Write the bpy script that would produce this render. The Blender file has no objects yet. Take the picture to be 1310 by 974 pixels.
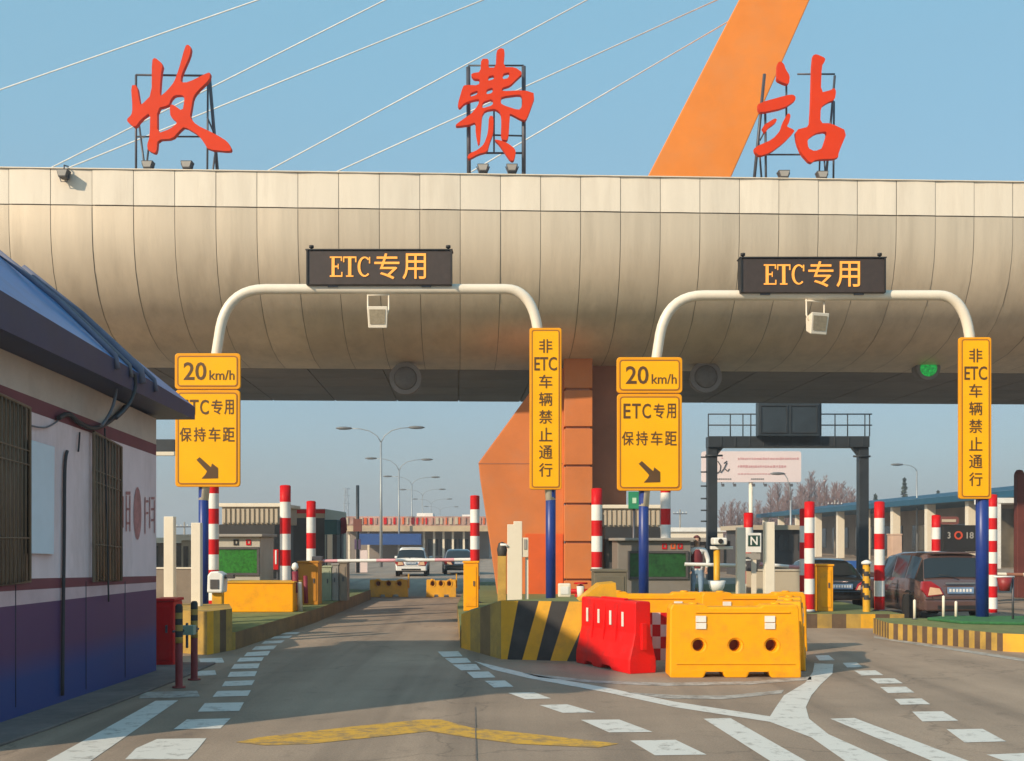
import bpy, bmesh, math, random
from mathutils import Vector, Matrix
R = math.radians
SC = bpy.context.scene
COL = SC.collection
# ------------------------------------------------------------------ camera, sky, sun, exposure
FPX, HOR, CX, CAMH = 1500.0, 690.0, 655.0, 2.0
cam = bpy.data.cameras.new('camera')
cam.sensor_width = 36; cam.lens = FPX / 1310 * 36
cam.shift_y = 0.155; cam.clip_start = 0.1; cam.clip_end = 6000
camo = bpy.data.objects.new('camera', cam); COL.objects.link(camo)
camo.location = (0, 0, CAMH); camo.rotation_euler = (R(90), 0, 0)
SC.camera = camo
SUN_EL = 28.0
SX, SY = -0.747, -0.665                      # direction towards the sun (from behind, left)
w = bpy.data.worlds.new('World'); SC.world = w; w.use_nodes = True
nt = w.node_tree
sky = nt.nodes.new('ShaderNodeTexSky'); sky.sky_type = 'NISHITA'; sky.sun_disc = False
sky.sun_elevation = R(SUN_EL); sky.sun_rotation = math.atan2(SX, SY)
sky.air_density = 1.0; sky.dust_density = 1.2; sky.ozone_density = 1.5
bg = nt.nodes['Background']; bg.inputs[1].default_value = 0.14
geo = nt.nodes.new('ShaderNodeTexCoord'); spz = nt.nodes.new('ShaderNodeSeparateXYZ'); nt.links.new(geo.outputs['Generated'], spz.inputs[0])
rmp = nt.nodes.new('ShaderNodeValToRGB'); skn = nt.nodes.new('ShaderNodeTexNoise'); skn.inputs['Scale'].default_value = 2.2; skn.inputs['Detail'].default_value = 5
skm = nt.nodes.new('ShaderNodeMapping'); skm.inputs['Scale'].default_value = (1, 1, 3.5); nt.links.new(geo.outputs['Generated'], skm.inputs[0]); nt.links.new(skm.outputs[0], skn.inputs['Vector'])
ska = nt.nodes.new('ShaderNodeMath'); ska.operation = 'MULTIPLY_ADD'; ska.inputs[1].default_value = .22; nt.links.new(skn.outputs['Fac'], ska.inputs[0])
skb = nt.nodes.new('ShaderNodeMath'); skb.operation = 'SUBTRACT'; skb.inputs[1].default_value = .11; nt.links.new(spz.outputs['Z'], skb.inputs[0]); nt.links.new(skb.outputs[0], ska.inputs[2])
nt.links.new(ska.outputs[0], rmp.inputs[0])
rmp.color_ramp.elements[0].position = 0.0; rmp.color_ramp.elements[0].color = (.195, .250, .300, 1)      # hazy grey blue low in the sky
rmp.color_ramp.elements[1].position = 0.5; rmp.color_ramp.elements[1].color = (.195, .450, .595, 1)
e_ = rmp.color_ramp.elements.new(.16); e_.color = (.210, .370, .465, 1)
sc10 = nt.nodes.new('ShaderNodeVectorMath'); sc10.operation = 'SCALE'; sc10.inputs['Scale'].default_value = 8.0
nt.links.new(rmp.outputs[0], sc10.inputs[0])
mxs = nt.nodes.new('ShaderNodeMix'); mxs.data_type = 'RGBA'; mxs.inputs[0].default_value = .72
nt.links.new(sky.outputs[0], mxs.inputs[6]); nt.links.new(sc10.outputs[0], mxs.inputs[7])
nt.links.new(mxs.outputs[2], bg.inputs[0])
sl = bpy.data.lights.new('sun', 'SUN'); sl.energy = 4.3; sl.angle = R(0.9); sl.color = (1, 0.82, 0.60)
so = bpy.data.objects.new('sun', sl); COL.objects.link(so)
ce = math.cos(R(SUN_EL))
so.rotation_euler = Vector((SX*ce, SY*ce, math.sin(R(SUN_EL)))).to_track_quat('Z', 'Y').to_euler()
so.location = (-30, -30, 40)
VS = SC.view_settings
VS.view_transform = 'Standard'; VS.look = 'None'; VS.exposure = 0.27; VS.gamma = 1; VS.use_curve_mapping = False
SC.cycles.max_bounces = 6

# ------------------------------------------------------------------ helpers
def P(x, y, Y): return ((x-CX)*Y/FPX, Y, CAMH-(y-HOR)*Y/FPX)
def PX(x, Y): return (x-CX)*Y/FPX
def PZ(y, Y): return CAMH-(y-HOR)*Y/FPX
def G(x, y):
    Y = FPX*CAMH/(y-HOR); return ((x-CX)*Y/FPX, Y)

MATS = {}
def mat(name, col, rough=.6, metal=0.0, var=.12, scale=3.0, bump=0.0, bscale=30.0, emit=0.0, dirt=None, damt=.35, dscale=1.2, island=0.0, spec=.5, coat=0.0, stretch=None):
    if name in MATS: return MATS[name]
    m = bpy.data.materials.new(name); m.use_nodes = True; MATS[name] = m
    n, l = m.node_tree.nodes, m.node_tree.links
    b = n['Principled BSDF']
    b.inputs['Roughness'].default_value = rough; b.inputs['Metallic'].default_value = metal
    b.inputs['Specular IOR Level'].default_value = spec; b.inputs['Coat Weight'].default_value = coat
    tc = n.new('ShaderNodeTexCoord'); oi = n.new('ShaderNodeObjectInfo')
    add = n.new('ShaderNodeVectorMath'); add.operation = 'ADD'
    mu = n.new('ShaderNodeMath'); mu.operation = 'MULTIPLY'; mu.inputs[1].default_value = 37.0
    l.new(oi.outputs['Random'], mu.inputs[0]); l.new(tc.outputs['Object'], add.inputs[0]); l.new(mu.outputs[0], add.inputs[1])
    src = add.outputs[0]
    if stretch:
        mp = n.new('ShaderNodeMapping'); mp.inputs['Scale'].default_value = stretch; l.new(src, mp.inputs[0]); src = mp.outputs[0]
    no = n.new('ShaderNodeTexNoise'); no.inputs['Scale'].default_value = scale; no.inputs['Detail'].default_value = 6; no.inputs['Roughness'].default_value = .65
    l.new(src, no.inputs['Vector'])
    mr = n.new('ShaderNodeMapRange'); mr.inputs[1].default_value = .3; mr.inputs[2].default_value = .7
    mr.inputs[3].default_value = 1-var; mr.inputs[4].default_value = 1+var
    l.new(no.outputs['Fac'], mr.inputs[0])
    val = mr.outputs[0]
    if island:
        ge = n.new('ShaderNodeNewGeometry'); m2 = n.new('ShaderNodeMapRange'); m2.inputs[3].default_value = 1-island; m2.inputs[4].default_value = 1+island
        l.new(ge.outputs['Random Per Island'], m2.inputs[0])
        m3 = n.new('ShaderNodeMath'); m3.operation = 'MULTIPLY'; l.new(val, m3.inputs[0]); l.new(m2.outputs[0], m3.inputs[1]); val = m3.outputs[0]
    vm = n.new('ShaderNodeVectorMath'); vm.operation = 'SCALE'; vm.inputs[0].default_value = col[:3]; l.new(val, vm.inputs['Scale'])
    c = vm.outputs[0]
    if dirt:
        d = n.new('ShaderNodeTexNoise'); d.inputs['Scale'].default_value = dscale; d.inputs['Detail'].default_value = 8; d.inputs['Roughness'].default_value = .7
        l.new(src, d.inputs['Vector'])
        dr = n.new('ShaderNodeMapRange'); dr.inputs[1].default_value = .48; dr.inputs[2].default_value = .72; dr.inputs[3].default_value = 0; dr.inputs[4].default_value = damt
        l.new(d.outputs['Fac'], dr.inputs[0])
        mx = n.new('ShaderNodeMix'); mx.data_type = 'RGBA'; l.new(dr.outputs[0], mx.inputs[0]); l.new(c, mx.inputs[6]); mx.inputs[7].default_value = (*dirt, 1)
        c = mx.outputs[2]
    l.new(c, b.inputs['Base Color'])
    if bump:
        bn = n.new('ShaderNodeTexNoise'); bn.inputs['Scale'].default_value = bscale; bn.inputs['Detail'].default_value = 5; l.new(src, bn.inputs['Vector'])
        bp = n.new('ShaderNodeBump'); bp.inputs['Strength'].default_value = bump; bp.inputs['Distance'].default_value = .02
        l.new(bn.outputs['Fac'], bp.inputs['Height']); l.new(bp.outputs[0], b.inputs['Normal'])
    if emit:
        l.new(c, b.inputs['Emission Color']); b.inputs['Emission Strength'].default_value = emit
    return m

class MB:
    def __init__(s): s.v = []; s.f = []; s.m = []; s.s = []; s.mats = []
    def mi(s, m):
        if m not in s.mats: s.mats.append(m)
        return s.mats.index(m)
    def poly(s, pts, m, smooth=False):
        i = len(s.v); s.v += [tuple(p) for p in pts]; s.f.append(list(range(i, i+len(pts)))); s.m.append(s.mi(m)); s.s.append(smooth)
    def mesh(s, vs, fs, m, smooth=False):
        i = len(s.v); s.v += [tuple(p) for p in vs]; k = s.mi(m)
        for f in fs: s.f.append([a+i for a in f]); s.m.append(k); s.s.append(smooth)
    def box(s, x0, x1, y0, y1, z0, z1, m):
        vs = [(x, y, z) for z in (z0, z1) for y in (y0, y1) for x in (x0, x1)]
        s.mesh(vs, [(0,1,3,2),(4,5,7,6),(0,1,5,4),(2,3,7,6),(0,2,6,4),(1,3,7,5)], m); return s
    def tube(s, pts, r, m, seg=10, caps=True, smooth=True):
        pts = [Vector(p) for p in pts]; n = len(pts)
        rs = r if isinstance(r, (list, tuple)) else [r]*n
        up = None; vs = []
        for i, p in enumerate(pts):
            t = (pts[min(i+1, n-1)]-pts[max(i-1, 0)]).normalized()
            if up is None:
                up = Vector((0, 0, 1)) if abs(t.z) < .9 else Vector((0, 1, 0))
            a = t.cross(up).normalized(); b = a.cross(t).normalized(); up = b
            for k in range(seg):
                q = 2*math.pi*k/seg; vs.append(p+(a*math.cos(q)+b*math.sin(q))*rs[i])
        fs = [(i*seg+k, i*seg+(k+1) % seg, (i+1)*seg+(k+1) % seg, (i+1)*seg+k) for i in range(n-1) for k in range(seg)]
        s.mesh(vs, fs, m, smooth)
        if caps:
            s.poly(vs[:seg], m); s.poly(vs[-seg:], m)
        return s
    def lathe(s, prof, m, seg=16, c=(0, 0, 0), smooth=True, axis='z', mats=None, caps=True):
        vs = []
        for r, z in prof:
            for k in range(seg):
                q = 2*math.pi*k/seg
                a, b_ = r*math.cos(q), r*math.sin(q)
                if axis == 'z': vs.append((c[0]+a, c[1]+b_, c[2]+z))
                elif axis == 'x': vs.append((c[0]+z, c[1]+a, c[2]+b_))
                else: vs.append((c[0]+a, c[1]+z, c[2]+b_))
        for i in range(len(prof)-1):
            mm = mats[i] if mats else m
            k0 = s.mi(mm); base = len(s.v)
            s.v += [tuple(p) for p in vs[i*seg:(i+2)*seg]]
            for k in range(seg):
                s.f.append([base+k, base+(k+1) % seg, base+seg+(k+1) % seg, base+seg+k]); s.m.append(k0); s.s.append(smooth)
        if caps and prof[0][0] > 1e-4: s.poly(vs[:seg], mats[0] if mats else m)
        if caps and prof[-1][0] > 1e-4: s.poly(vs[-seg:], mats[-1] if mats else m)
        return s
    def prism(s, pts, y0, y1, m, side=None):      # outline in x,z pushed through y
        n = len(pts); a = [(x, y0, z) for x, z in pts]; b = [(x, y1, z) for x, z in pts]
        s.poly(a, m); s.poly(b, m)
        for i in range(n):
            j = (i+1) % n; s.poly([a[i], a[j], b[j], b[i]], side or m)
        return s
    def slab(s, pts, z0, z1, m, side=None):       # outline in x,y pushed through z
        n = len(pts); a = [(x, y, z0) for x, y in pts]; b = [(x, y, z1) for x, y in pts]
        s.poly(a, side or m); s.poly(b, m)
        for i in range(n):
            j = (i+1) % n; s.poly([a[i], a[j], b[j], b[i]], side or m)
        return s
    def build(s, name, parent=None, bevel=0.0, local=False, merge=True):
        me = bpy.data.meshes.new(name)
        off = Vector((0, 0, 0))
        if parent is not None and not local:
            p = parent
            while p is not None: off += p.location; p = p.parent
        me.from_pydata([Vector(v)-off for v in s.v], [], s.f)
        for m in s.mats: me.materials.append(m)
        me.polygons.foreach_set('material_index', s.m); me.polygons.foreach_set('use_smooth', s.s)
        b = bmesh.new(); b.from_mesh(me)
        if merge: bmesh.ops.remove_doubles(b, verts=b.verts, dist=1e-5)
        bmesh.ops.recalc_face_normals(b, faces=b.faces); b.to_mesh(me); b.free()
        o = bpy.data.objects.new(name, me); COL.objects.link(o)
        if parent is not None: o.parent = parent
        if bevel:
            q = o.modifiers.new('bevel', 'BEVEL'); q.width = bevel; q.segments = 2; q.limit_method = 'ANGLE'; q.angle_limit = R(40)
        return o

def tag(o, label, cat, group=None, kind=None):
    if label: o['label'] = label
    if cat: o['category'] = cat
    if group: o['group'] = group
    if kind: o['kind'] = kind
    return o
def thing(name, label, cat, loc, group=None, rz=0):
    o = bpy.data.objects.new(name, None); COL.objects.link(o); o.location = loc; o.rotation_euler = (0, 0, rz); o.empty_display_size = .2
    return tag(o, label, cat, group)
def struct(o): o['kind'] = 'structure'; return o
def dup(root, loc, label, rz=None):
    r = root.copy(); COL.objects.link(r); r.location = loc; r['label'] = label
    if rz is not None: r.rotation_euler = (0, 0, rz)
    for ch in list(root.children):
        c = ch.copy(); COL.objects.link(c); c.parent = r
        for g in list(ch.children):
            d = g.copy(); COL.objects.link(d); d.parent = c
    return r
def chaikin(pts, n=1):
    for _ in range(n):
        q = []
        for i in range(len(pts)):
            a, b = pts[i], pts[(i+1) % len(pts)]
            q += [(a[0]*.8+b[0]*.2, a[1]*.8+b[1]*.2), (a[0]*.2+b[0]*.8, a[1]*.2+b[1]*.8)]
        pts = q
    return pts
def curve_fill(loops, ext):                       # filled 2-D outlines (holes cut by overlap) as verts, faces
    c = bpy.data.curves.new('outline', 'CURVE'); c.dimensions = '2D'; c.fill_mode = 'BOTH'; c.extrude = ext
    for lp in loops:
        s = c.splines.new('POLY'); s.points.add(len(lp)-1)
        for p, q in zip(s.points, lp): p.co = (q[0], q[1], 0, 1)
        s.use_cyclic_u = True
    return curve_to_data(c)
def curve_to_data(c):
    o = bpy.data.objects.new('tmp', c); COL.objects.link(o)
    bpy.context.view_layer.update()
    me = bpy.data.meshes.new_from_object(o.evaluated_get(bpy.context.evaluated_depsgraph_get()))
    vs = [tuple(v.co) for v in me.vertices]; fs = [list(p.vertices) for p in me.polygons]
    bpy.data.objects.remove(o); bpy.data.meshes.remove(me)
    return vs, fs
def write(mb, body, cx, cz, wd, ht, y, m, bold=0.0, th=.006):   # lettering facing the camera, fitted to a box
    c = bpy.data.curves.new('lettering', 'FONT'); c.body = body; c.offset = bold; c.extrude = .001; c.resolution_u = 3
    vs, fs = curve_to_data(c)
    if not vs: return
    x0, x1 = min(v[0] for v in vs), max(v[0] for v in vs); y0, y1 = min(v[1] for v in vs), max(v[1] for v in vs)
    mb.mesh([(cx+((v[0]-x0)/(x1-x0)-.5)*wd, y-th*(1 if v[2] > 0 else 0), cz+((v[1]-y0)/(y1-y0)-.5)*ht) for v in vs], fs, m)
def rrect(x0, x1, z0, z1, r, n=4):
    out = []
    for cx, cz, a0 in ((x1-r, z1-r, 0), (x0+r, z1-r, 90), (x0+r, z0+r, 180), (x1-r, z0+r, 270)):
        for k in range(n+1):
            a = R(a0+90*k/n); out.append((cx+r*math.cos(a), cz+r*math.sin(a)))
    return out
def ring(mb, outer, inner, y0, y1, m):
    n = len(outer)
    for i in range(n):
        j = (i+1) % n
        a, b, c, d = outer[i], outer[j], inner[j], inner[i]
        mb.poly([(a[0], y0, a[1]), (b[0], y0, b[1]), (c[0], y0, c[1]), (d[0], y0, d[1])], m)
        mb.poly([(a[0], y0, a[1]), (b[0], y0, b[1]), (b[0], y1, b[1]), (a[0], y1, a[1])], m)
        mb.poly([(d[0], y0, d[1]), (c[0], y0, c[1]), (c[0], y1, c[1]), (d[0], y1, d[1])], m)

# ------------------------------------------------------------------ materials
DUST = (.22, .17, .12)
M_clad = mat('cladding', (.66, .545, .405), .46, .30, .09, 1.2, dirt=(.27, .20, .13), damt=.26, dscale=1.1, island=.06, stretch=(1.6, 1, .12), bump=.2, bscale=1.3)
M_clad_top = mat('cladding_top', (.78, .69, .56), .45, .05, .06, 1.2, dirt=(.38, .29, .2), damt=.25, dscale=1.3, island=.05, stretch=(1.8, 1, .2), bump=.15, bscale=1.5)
M_seam = mat('seam', (.30, .24, .18), .8)
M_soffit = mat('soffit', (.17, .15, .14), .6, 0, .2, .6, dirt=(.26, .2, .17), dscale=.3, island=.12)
M_orange = mat('orange_paint', (.74, .215, .018), .6, 0, .08, .7, dirt=(.62, .24, .07), damt=.5, dscale=.5)
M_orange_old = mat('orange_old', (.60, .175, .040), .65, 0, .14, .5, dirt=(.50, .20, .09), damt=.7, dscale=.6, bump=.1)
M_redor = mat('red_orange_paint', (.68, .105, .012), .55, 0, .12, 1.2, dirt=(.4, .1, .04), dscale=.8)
M_brown = mat('brown_joint_shade', (.36, .125, .055), .6, 0, .15, 1)
M_letter = mat('letter_red', (.66, .040, .003), .6, 0, .06, 1.5, spec=.2)
M_steel = mat('dark_steel', (.10, .10, .115), .5, .5, .15, 4)
M_gsteel = mat('gantry_steel', (.035, .042, .05), .5, .2, .15, 3)
M_cable = mat('white_cable', (.66, .68, .68), .5)
M_cream = mat('cream_paint', (.78, .70, .57), .4, 0, .05, 2, dirt=(.5, .4, .3), damt=.2)
M_white = mat('white_paint', (.78, .77, .73), .5, 0, .06, 3, dirt=DUST, damt=.25)
M_cwhite = mat('post_white', (.78, .70, .56), .5, 0, .06, 2, dirt=(.4, .32, .22), damt=.3, dscale=2)
M_red = mat('red_paint', (.58, .006, .010), .5, 0, .08, 3, dirt=(.3, .03, .02), damt=.35, dscale=2, spec=.2)
M_navy = mat('navy_post', (.008, .032, .21), .4, 0, .15, 3, dirt=(.03, .05, .16), damt=.5)
M_sign = mat('sign_yellow', (.95, .44, .0015), .5, 0, .05, 1.5, spec=.2)
M_sign2 = mat('sign_rim', (.80, .33, .002), .5, 0, .06, 1.5, spec=.25)
M_signline = mat('sign_line', (.34, .12, .01), .5)
M_signtxt = mat('sign_text', (.10, .045, .008), .5)
M_black = mat('black', (.015, .014, .014), .6)
M_led = mat('led_board', (.045, .03, .024), .5, 0, .2, 8)
M_ledtxt = mat('led_amber', (.85, .34, .05), .5, emit=.45)
M_yel = mat('yellow_plastic', (.93, .375, .0008), .5, 0, .05, 2, dirt=(.42, .19, .03), damt=.5, dscale=3.2, bump=.12, bscale=6, spec=.25)
M_yel2 = mat('yellow_paint', (.72, .36, .012), .5, 0, .12, 2.5, dirt=(.3, .2, .05), damt=.55, dscale=1.6)
M_yeldark = mat('yellow_worn', (.42, .26, .05), .65, 0, .2, 3, dirt=(.16, .12, .06), damt=.7, dscale=2)
M_kdark = mat('kerb_brown', (.10, .06, .035), .8, 0, .25, 3, dirt=(.2, .14, .07), damt=.5)
M_kblack = mat('stripe_black', (.025, .024, .024), .6, 0, .2, 3, dirt=(.10, .09, .08), damt=.5)
M_redpl = mat('red_plastic', (.74, .006, .006), .5, 0, .06, 2, dirt=(.28, .03, .03), damt=.55, dscale=3.2, bump=.12, bscale=6, spec=.25)
M_asph = None
M_green = mat('green_matting', (.03, .14, .045), .9, 0, .3, 12, bump=.5, bscale=60)
M_oldgreen = mat('green_concrete', (.16, .18, .06), .9, 0, .25, 4, dirt=(.10, .12, .04), damt=.6)
M_glass = mat('dark_glass', (.02, .025, .028), .08, 0, .05, spec=.6)
M_chrome = mat('chrome', (.6, .6, .6), .2, 1)
M_rubber = mat('tyre', (.02, .02, .02), .8)
M_blueroof = mat('blue_sheet', (.012, .075, .13), .6, 0, .12, 1, dirt=(.04, .10, .14), damt=.4, spec=.25)
M_grey = mat('grey_paint', (.32, .30, .27), .6, 0, .1, 2, dirt=DUST, damt=.4)
M_dgrey = mat('dark_grey', (.07, .065, .065), .6, 0, .2, 2)
M_beige = mat('beige_wall', (.50, .42, .31), .7, 0, .12, 1.2, dirt=(.3, .22, .15), damt=.4)
M_concrete = mat('concrete', (.30, .27, .23), .8, 0, .15, 2, dirt=(.18, .15, .12), damt=.5, bump=.2)
M_scr = mat('green_screen', (.02, .15, .015), .35, 0, .5, 14, emit=.06)
M_bark = mat('bark', (.10, .065, .05), .9, 0, .2, 4)
M_twig = mat('twig', (.25, .155, .145), .9, 0, .25, .5)  # twig brown lightened, some distance haze is put into the colour
M_conif = mat('conifer', (.035, .055, .04), .9, 0, .3, 1)

# ------------------------------------------------------------------ ground
def asphalt():
    m = bpy.data.materials.new('asphalt'); m.use_nodes = True; n, l = m.node_tree.nodes, m.node_tree.links
    b = n['Principled BSDF']; tc = n.new('ShaderNodeTexCoord')
    def noise(sc, det=6, ro=.6, mp=None):
        q = n.new('ShaderNodeTexNoise'); q.inputs['Scale'].default_value = sc; q.inputs['Detail'].default_value = det; q.inputs['Roughness'].default_value = ro
        if mp:
            a = n.new('ShaderNodeMapping'); a.inputs['Scale'].default_value = mp; l.new(tc.outputs['Object'], a.inputs[0]); l.new(a.outputs[0], q.inputs[0])
        else: l.new(tc.outputs['Object'], q.inputs[0])
        return q.outputs['Fac']
    def ramp(f, a, b_, lo, hi):
        r = n.new('ShaderNodeMapRange'); r.inputs[1].default_value = a; r.inputs[2].default_value = b_; r.inputs[3].default_value = lo; r.inputs[4].default_value = hi
        l.new(f, r.inputs[0]); return r.outputs[0]
    def mul(a, b_):
        q = n.new('ShaderNodeMath'); q.operation = 'MULTIPLY'; l.new(a, q.inputs[0]); l.new(b_, q.inputs[1]); return q.outputs[0]
    v = ramp(noise(.35, 5), .3, .7, .80, 1.2)
    v = mul(v, ramp(noise(140, 2, .5), .3, .7, .78, 1.22))
    v = mul(v, ramp(noise(.5, 4, .6, (1.6, .07, 1)), .35, .65, .82, 1.1))       # wheel tracks along the lanes
    v = mul(v, ramp(noise(2.2, 8, .75), .56, .70, 1, .72))
    v = mul(v, ramp(noise(9, 6, .8), .62, .70, 1, .62)); v = mul(v, ramp(noise(42, 3, .6), .32, .68, .84, 1.16))
    v = mul(v, ramp(noise(1.1, 3, .5, (1.3, .03, 1)), .52, .68, 1, .74))
    vo = n.new('ShaderNodeTexVoronoi'); vo.feature = 'DISTANCE_TO_EDGE'; vo.inputs['Scale'].default_value = .16
    ds = n.new('ShaderNodeMixRGB'); ds.inputs[0].default_value = .06
    nz = n.new('ShaderNodeTexNoise'); nz.inputs['Scale'].default_value = 1.4; nz.inputs['Detail'].default_value = 5
    l.new(tc.outputs['Object'], nz.inputs[0]); l.new(tc.outputs['Object'], ds.inputs[1]); 
    sc_ = n.new('ShaderNodeVectorMath'); sc_.operation = 'SCALE'; sc_.inputs['Scale'].default_value = 20; l.new(nz.outputs['Color'], sc_.inputs[0]); l.new(sc_.outputs[0], ds.inputs[2])
    l.new(ds.outputs[0], vo.inputs['Vector'])
    v = mul(v, ramp(vo.outputs[0], .0, .005, .70, 1))
    s = n.new('ShaderNodeVectorMath'); s.operation = 'SCALE'; s.inputs[0].default_value = (.30, .222, .160); l.new(v, s.inputs['Scale'])
    l.new(s.outputs[0], b.inputs['Base Color']); b.inputs['Roughness'].default_value = .8
    bp = n.new('ShaderNodeBump'); bp.inputs['Strength'].default_value = .35; bp.inputs['Distance'].default_value = .01
    l.new(noise(120, 3), bp.inputs['Height']); l.new(bp.outputs[0], b.inputs['Normal'])
    return m
M_asph = asphalt()
def worn(name, col, road=(.15, .125, .10), a=.52, b_=.66):
    m = bpy.data.materials.new(name); m.use_nodes = True; n, l = m.node_tree.nodes, m.node_tree.links
    b = n['Principled BSDF']; tc = n.new('ShaderNodeTexCoord'); q = n.new('ShaderNodeTexNoise'); q.inputs['Scale'].default_value = 5; q.inputs['Detail'].default_value = 10; q.inputs['Roughness'].default_value = .72
    l.new(tc.outputs['Object'], q.inputs[0]); r = n.new('ShaderNodeMapRange'); r.inputs[1].default_value = a; r.inputs[2].default_value = b_; r.inputs[3].default_value = 0; r.inputs[4].default_value = .75
    l.new(q.outputs['Fac'], r.inputs[0]); mx = n.new('ShaderNodeMix'); mx.data_type = 'RGBA'; l.new(r.outputs[0], mx.inputs[0])
    mx.inputs[6].default_value = (*col, 1); mx.inputs[7].default_value = (*road, 1); l.new(mx.outputs[2], b.inputs['Base Color']); b.inputs['Roughness'].default_value = .7
    return m
M_line = worn('line_white', (.62, .60, .55), a=.53, b_=.68); M_liney = worn('line_yellow', (.60, .33, .03), a=.45, b_=.62); M_faint = worn('line_faint', (.44, .42, .38), a=.42, b_=.6)
g = MB(); g.poly([(-900, -60, 0), (900, -60, 0), (900, 1800, 0), (-900, 1800, 0)], M_asph); struct(g.build('ground'))
def haze():
    m = bpy.data.materials.new('haze'); m.use_nodes = True; n, l = m.node_tree.nodes, m.node_tree.links
    for q in list(n):
        if q.type == 'BSDF_PRINCIPLED': n.remove(q)
    v = n.new('ShaderNodeVolumePrincipled'); v.inputs['Color'].default_value = (.86, .88, .92, 1); v.inputs['Density'].default_value = .0011; v.inputs['Anisotropy'].default_value = .15
    l.new(v.outputs[0], n['Material Output'].inputs['Volume'])
    b = MB(); b.box(-905, 905, -65, 1805, -1, 45, m); o = b.build('haze'); o['kind'] = 'stuff'; o.display_type = 'WIRE'
haze()
def marks(name, polys, m, z):
    b = MB()
    for p in polys: b.poly([(*G(x, y), z) for x, y in p], m)
    return struct(b.build(name))
marks('lane_edge_dashes', [
 [(160,972),(174,958),(201,946),(264,945),(252,960),(240,972)],
 [(222,933.5),(239,921),(295,919.5),(282,932.5)], [(253,911),(262,900),(312,899),(306,910)],
 [(272,892),(278,884.5),(321,883.5),(317,890.7)], [(283.6,878.6),(288,872),(326,870.5),(322,877)],
 [(291,866.5),(294.7,860),(329,859),(326,865.5)], [(295.7,856),(300,850),(332.5,849),(330,855.4)],
 [(303,847),(307,842),(337.5,841),(335,846)], [(312,840),(316,835),(346,833),(342.6,838.8)],
 [(322,832),(327,827.5),(354,826),(350,831)], [(334,824),(339,820.5),(364,819.5),(360,823)],
 [(346,817.5),(351,814.5),(374,813.5),(370,816.5)], [(358,812),(363,809.5),(384,809),(380,811.5)],
 [(254,843),(284,842),(287,848),(257,849)], [(252,859),(275,858),(277,864),(250,865)],
 [(560,834),(586,833.5),(592,840),(567,841)], [(569,842.5),(597,842),(603,848),(578,849)], [(579,850.5),(609,850),(615,857.5),(590,858)],
 [(597,860),(625,859.5),(634,867),(606,868)], [(620,871.5),(646,871),(657,879),(632,880)],
 [(650,887),(683,886),(705,894),(672,895)], [(690,902.5),(726,901.5),(762,912),(720,912.5)],
 [(743,921.5),(792,921),(835,937),(779,937.5)], [(806,948),(864,947),(904,966),(838,967)],
 [(1043,839),(1060,838.5),(1068,845),(1048,845.5)], [(1078,848.5),(1096,848),(1104,854),(1084,854.5)],
 [(1093,858.5),(1120,858),(1130,864),(1102,864.5)], [(1113,868.5),(1144,868),(1155,874.6),(1123,875)],
 [(1126,879.5),(1159,879),(1170,886.5),(1136,887)], [(1144,894.7),(1179,894),(1190,901.5),(1152,902)],
 [(1167,911),(1206,910.5),(1226,922.5),(1180,923.5)], [(1211,933.5),(1257,933),(1287,949),(1234,950.5)]], M_line, .004)
marks('left_edge_line', [[(40,990),(60,974),(199,897),(228,896.5),(116,974),(95,990)]], M_line, .004)
marks('nose_outline', [
 [(606,846),(640,854),(676,862.5),(775,880),(862,898),(985,917),(992,906),(1003,890),(1030,874),(1040,860),(1042,849),(1066,850),(1065,862),(1050,876),(1038,890),(1031,905),(1035,920),(1060,940),(1136,974),(1165,990),(1110,990),(1081,974),(1038,944),(985,924),(862,905),(775,886),(676,868),(630,857)]], M_line, .004)
marks('hatch_stripes', [[(900,920),(934,919),(1031,974),(1058,990),(1010,990),(985,974)],
 [(1062,920),(1093,919),(1239,974),(1282,990),(1232,990),(1192,974)], [(1262,966),(1310,964),(1420,985),(1330,990)]], M_line, .004)
marks('thin_arc_lines', [[(668,861),(760,871),(851,874),(960,872),(1038,866),(1038,870),(960,876),(851,878),(760,874),(690,867)],
 [(800,886),(860,889.5),(927,890.5),(1003,883),(1000,887.5),(927,895),(850,894)],
 [(1118,814),(1310,843),(1420,860),(1420,864),(1310,846.5),(1118,816.5)]], M_faint, .004)
marks('yellow_zigzag', [[(302,950),(330,944),(450,930),(540,921),(565,921),(605,932),(650,936),(792,952),(765,957),(660,952),(600,944),(550,936),(400,952),(340,954)]], M_liney, .004)
marks('faint_crossing_mark', [[(181,886),(252,884),(256,892),(178,894)]], M_faint, .004)
# oil and repair seams on the asphalt
M_tar = worn('tar', (.12, .10, .09), road=(.2, .17, .14), a=.4, b_=.6)
marks('tar_seam', [[(607.2,905),(608.2,905),(610,974),(608.5,974)]], M_tar, .008)
# low pavement under the booth
b = MB(); b.slab([(-7.5, 9), (-5.1, 9), (-4.85, 12.4), (-4.72, 16.6), (-4.75, 18.8), (-8, 18.8), (-9, 9)], .0, .03, mat('old_paving', (.15, .125, .115), .9, 0, .3, 1.5, dirt=(.08, .07, .065), damt=.7, bump=.3))
struct(b.build('pavement', bevel=.01))

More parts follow.
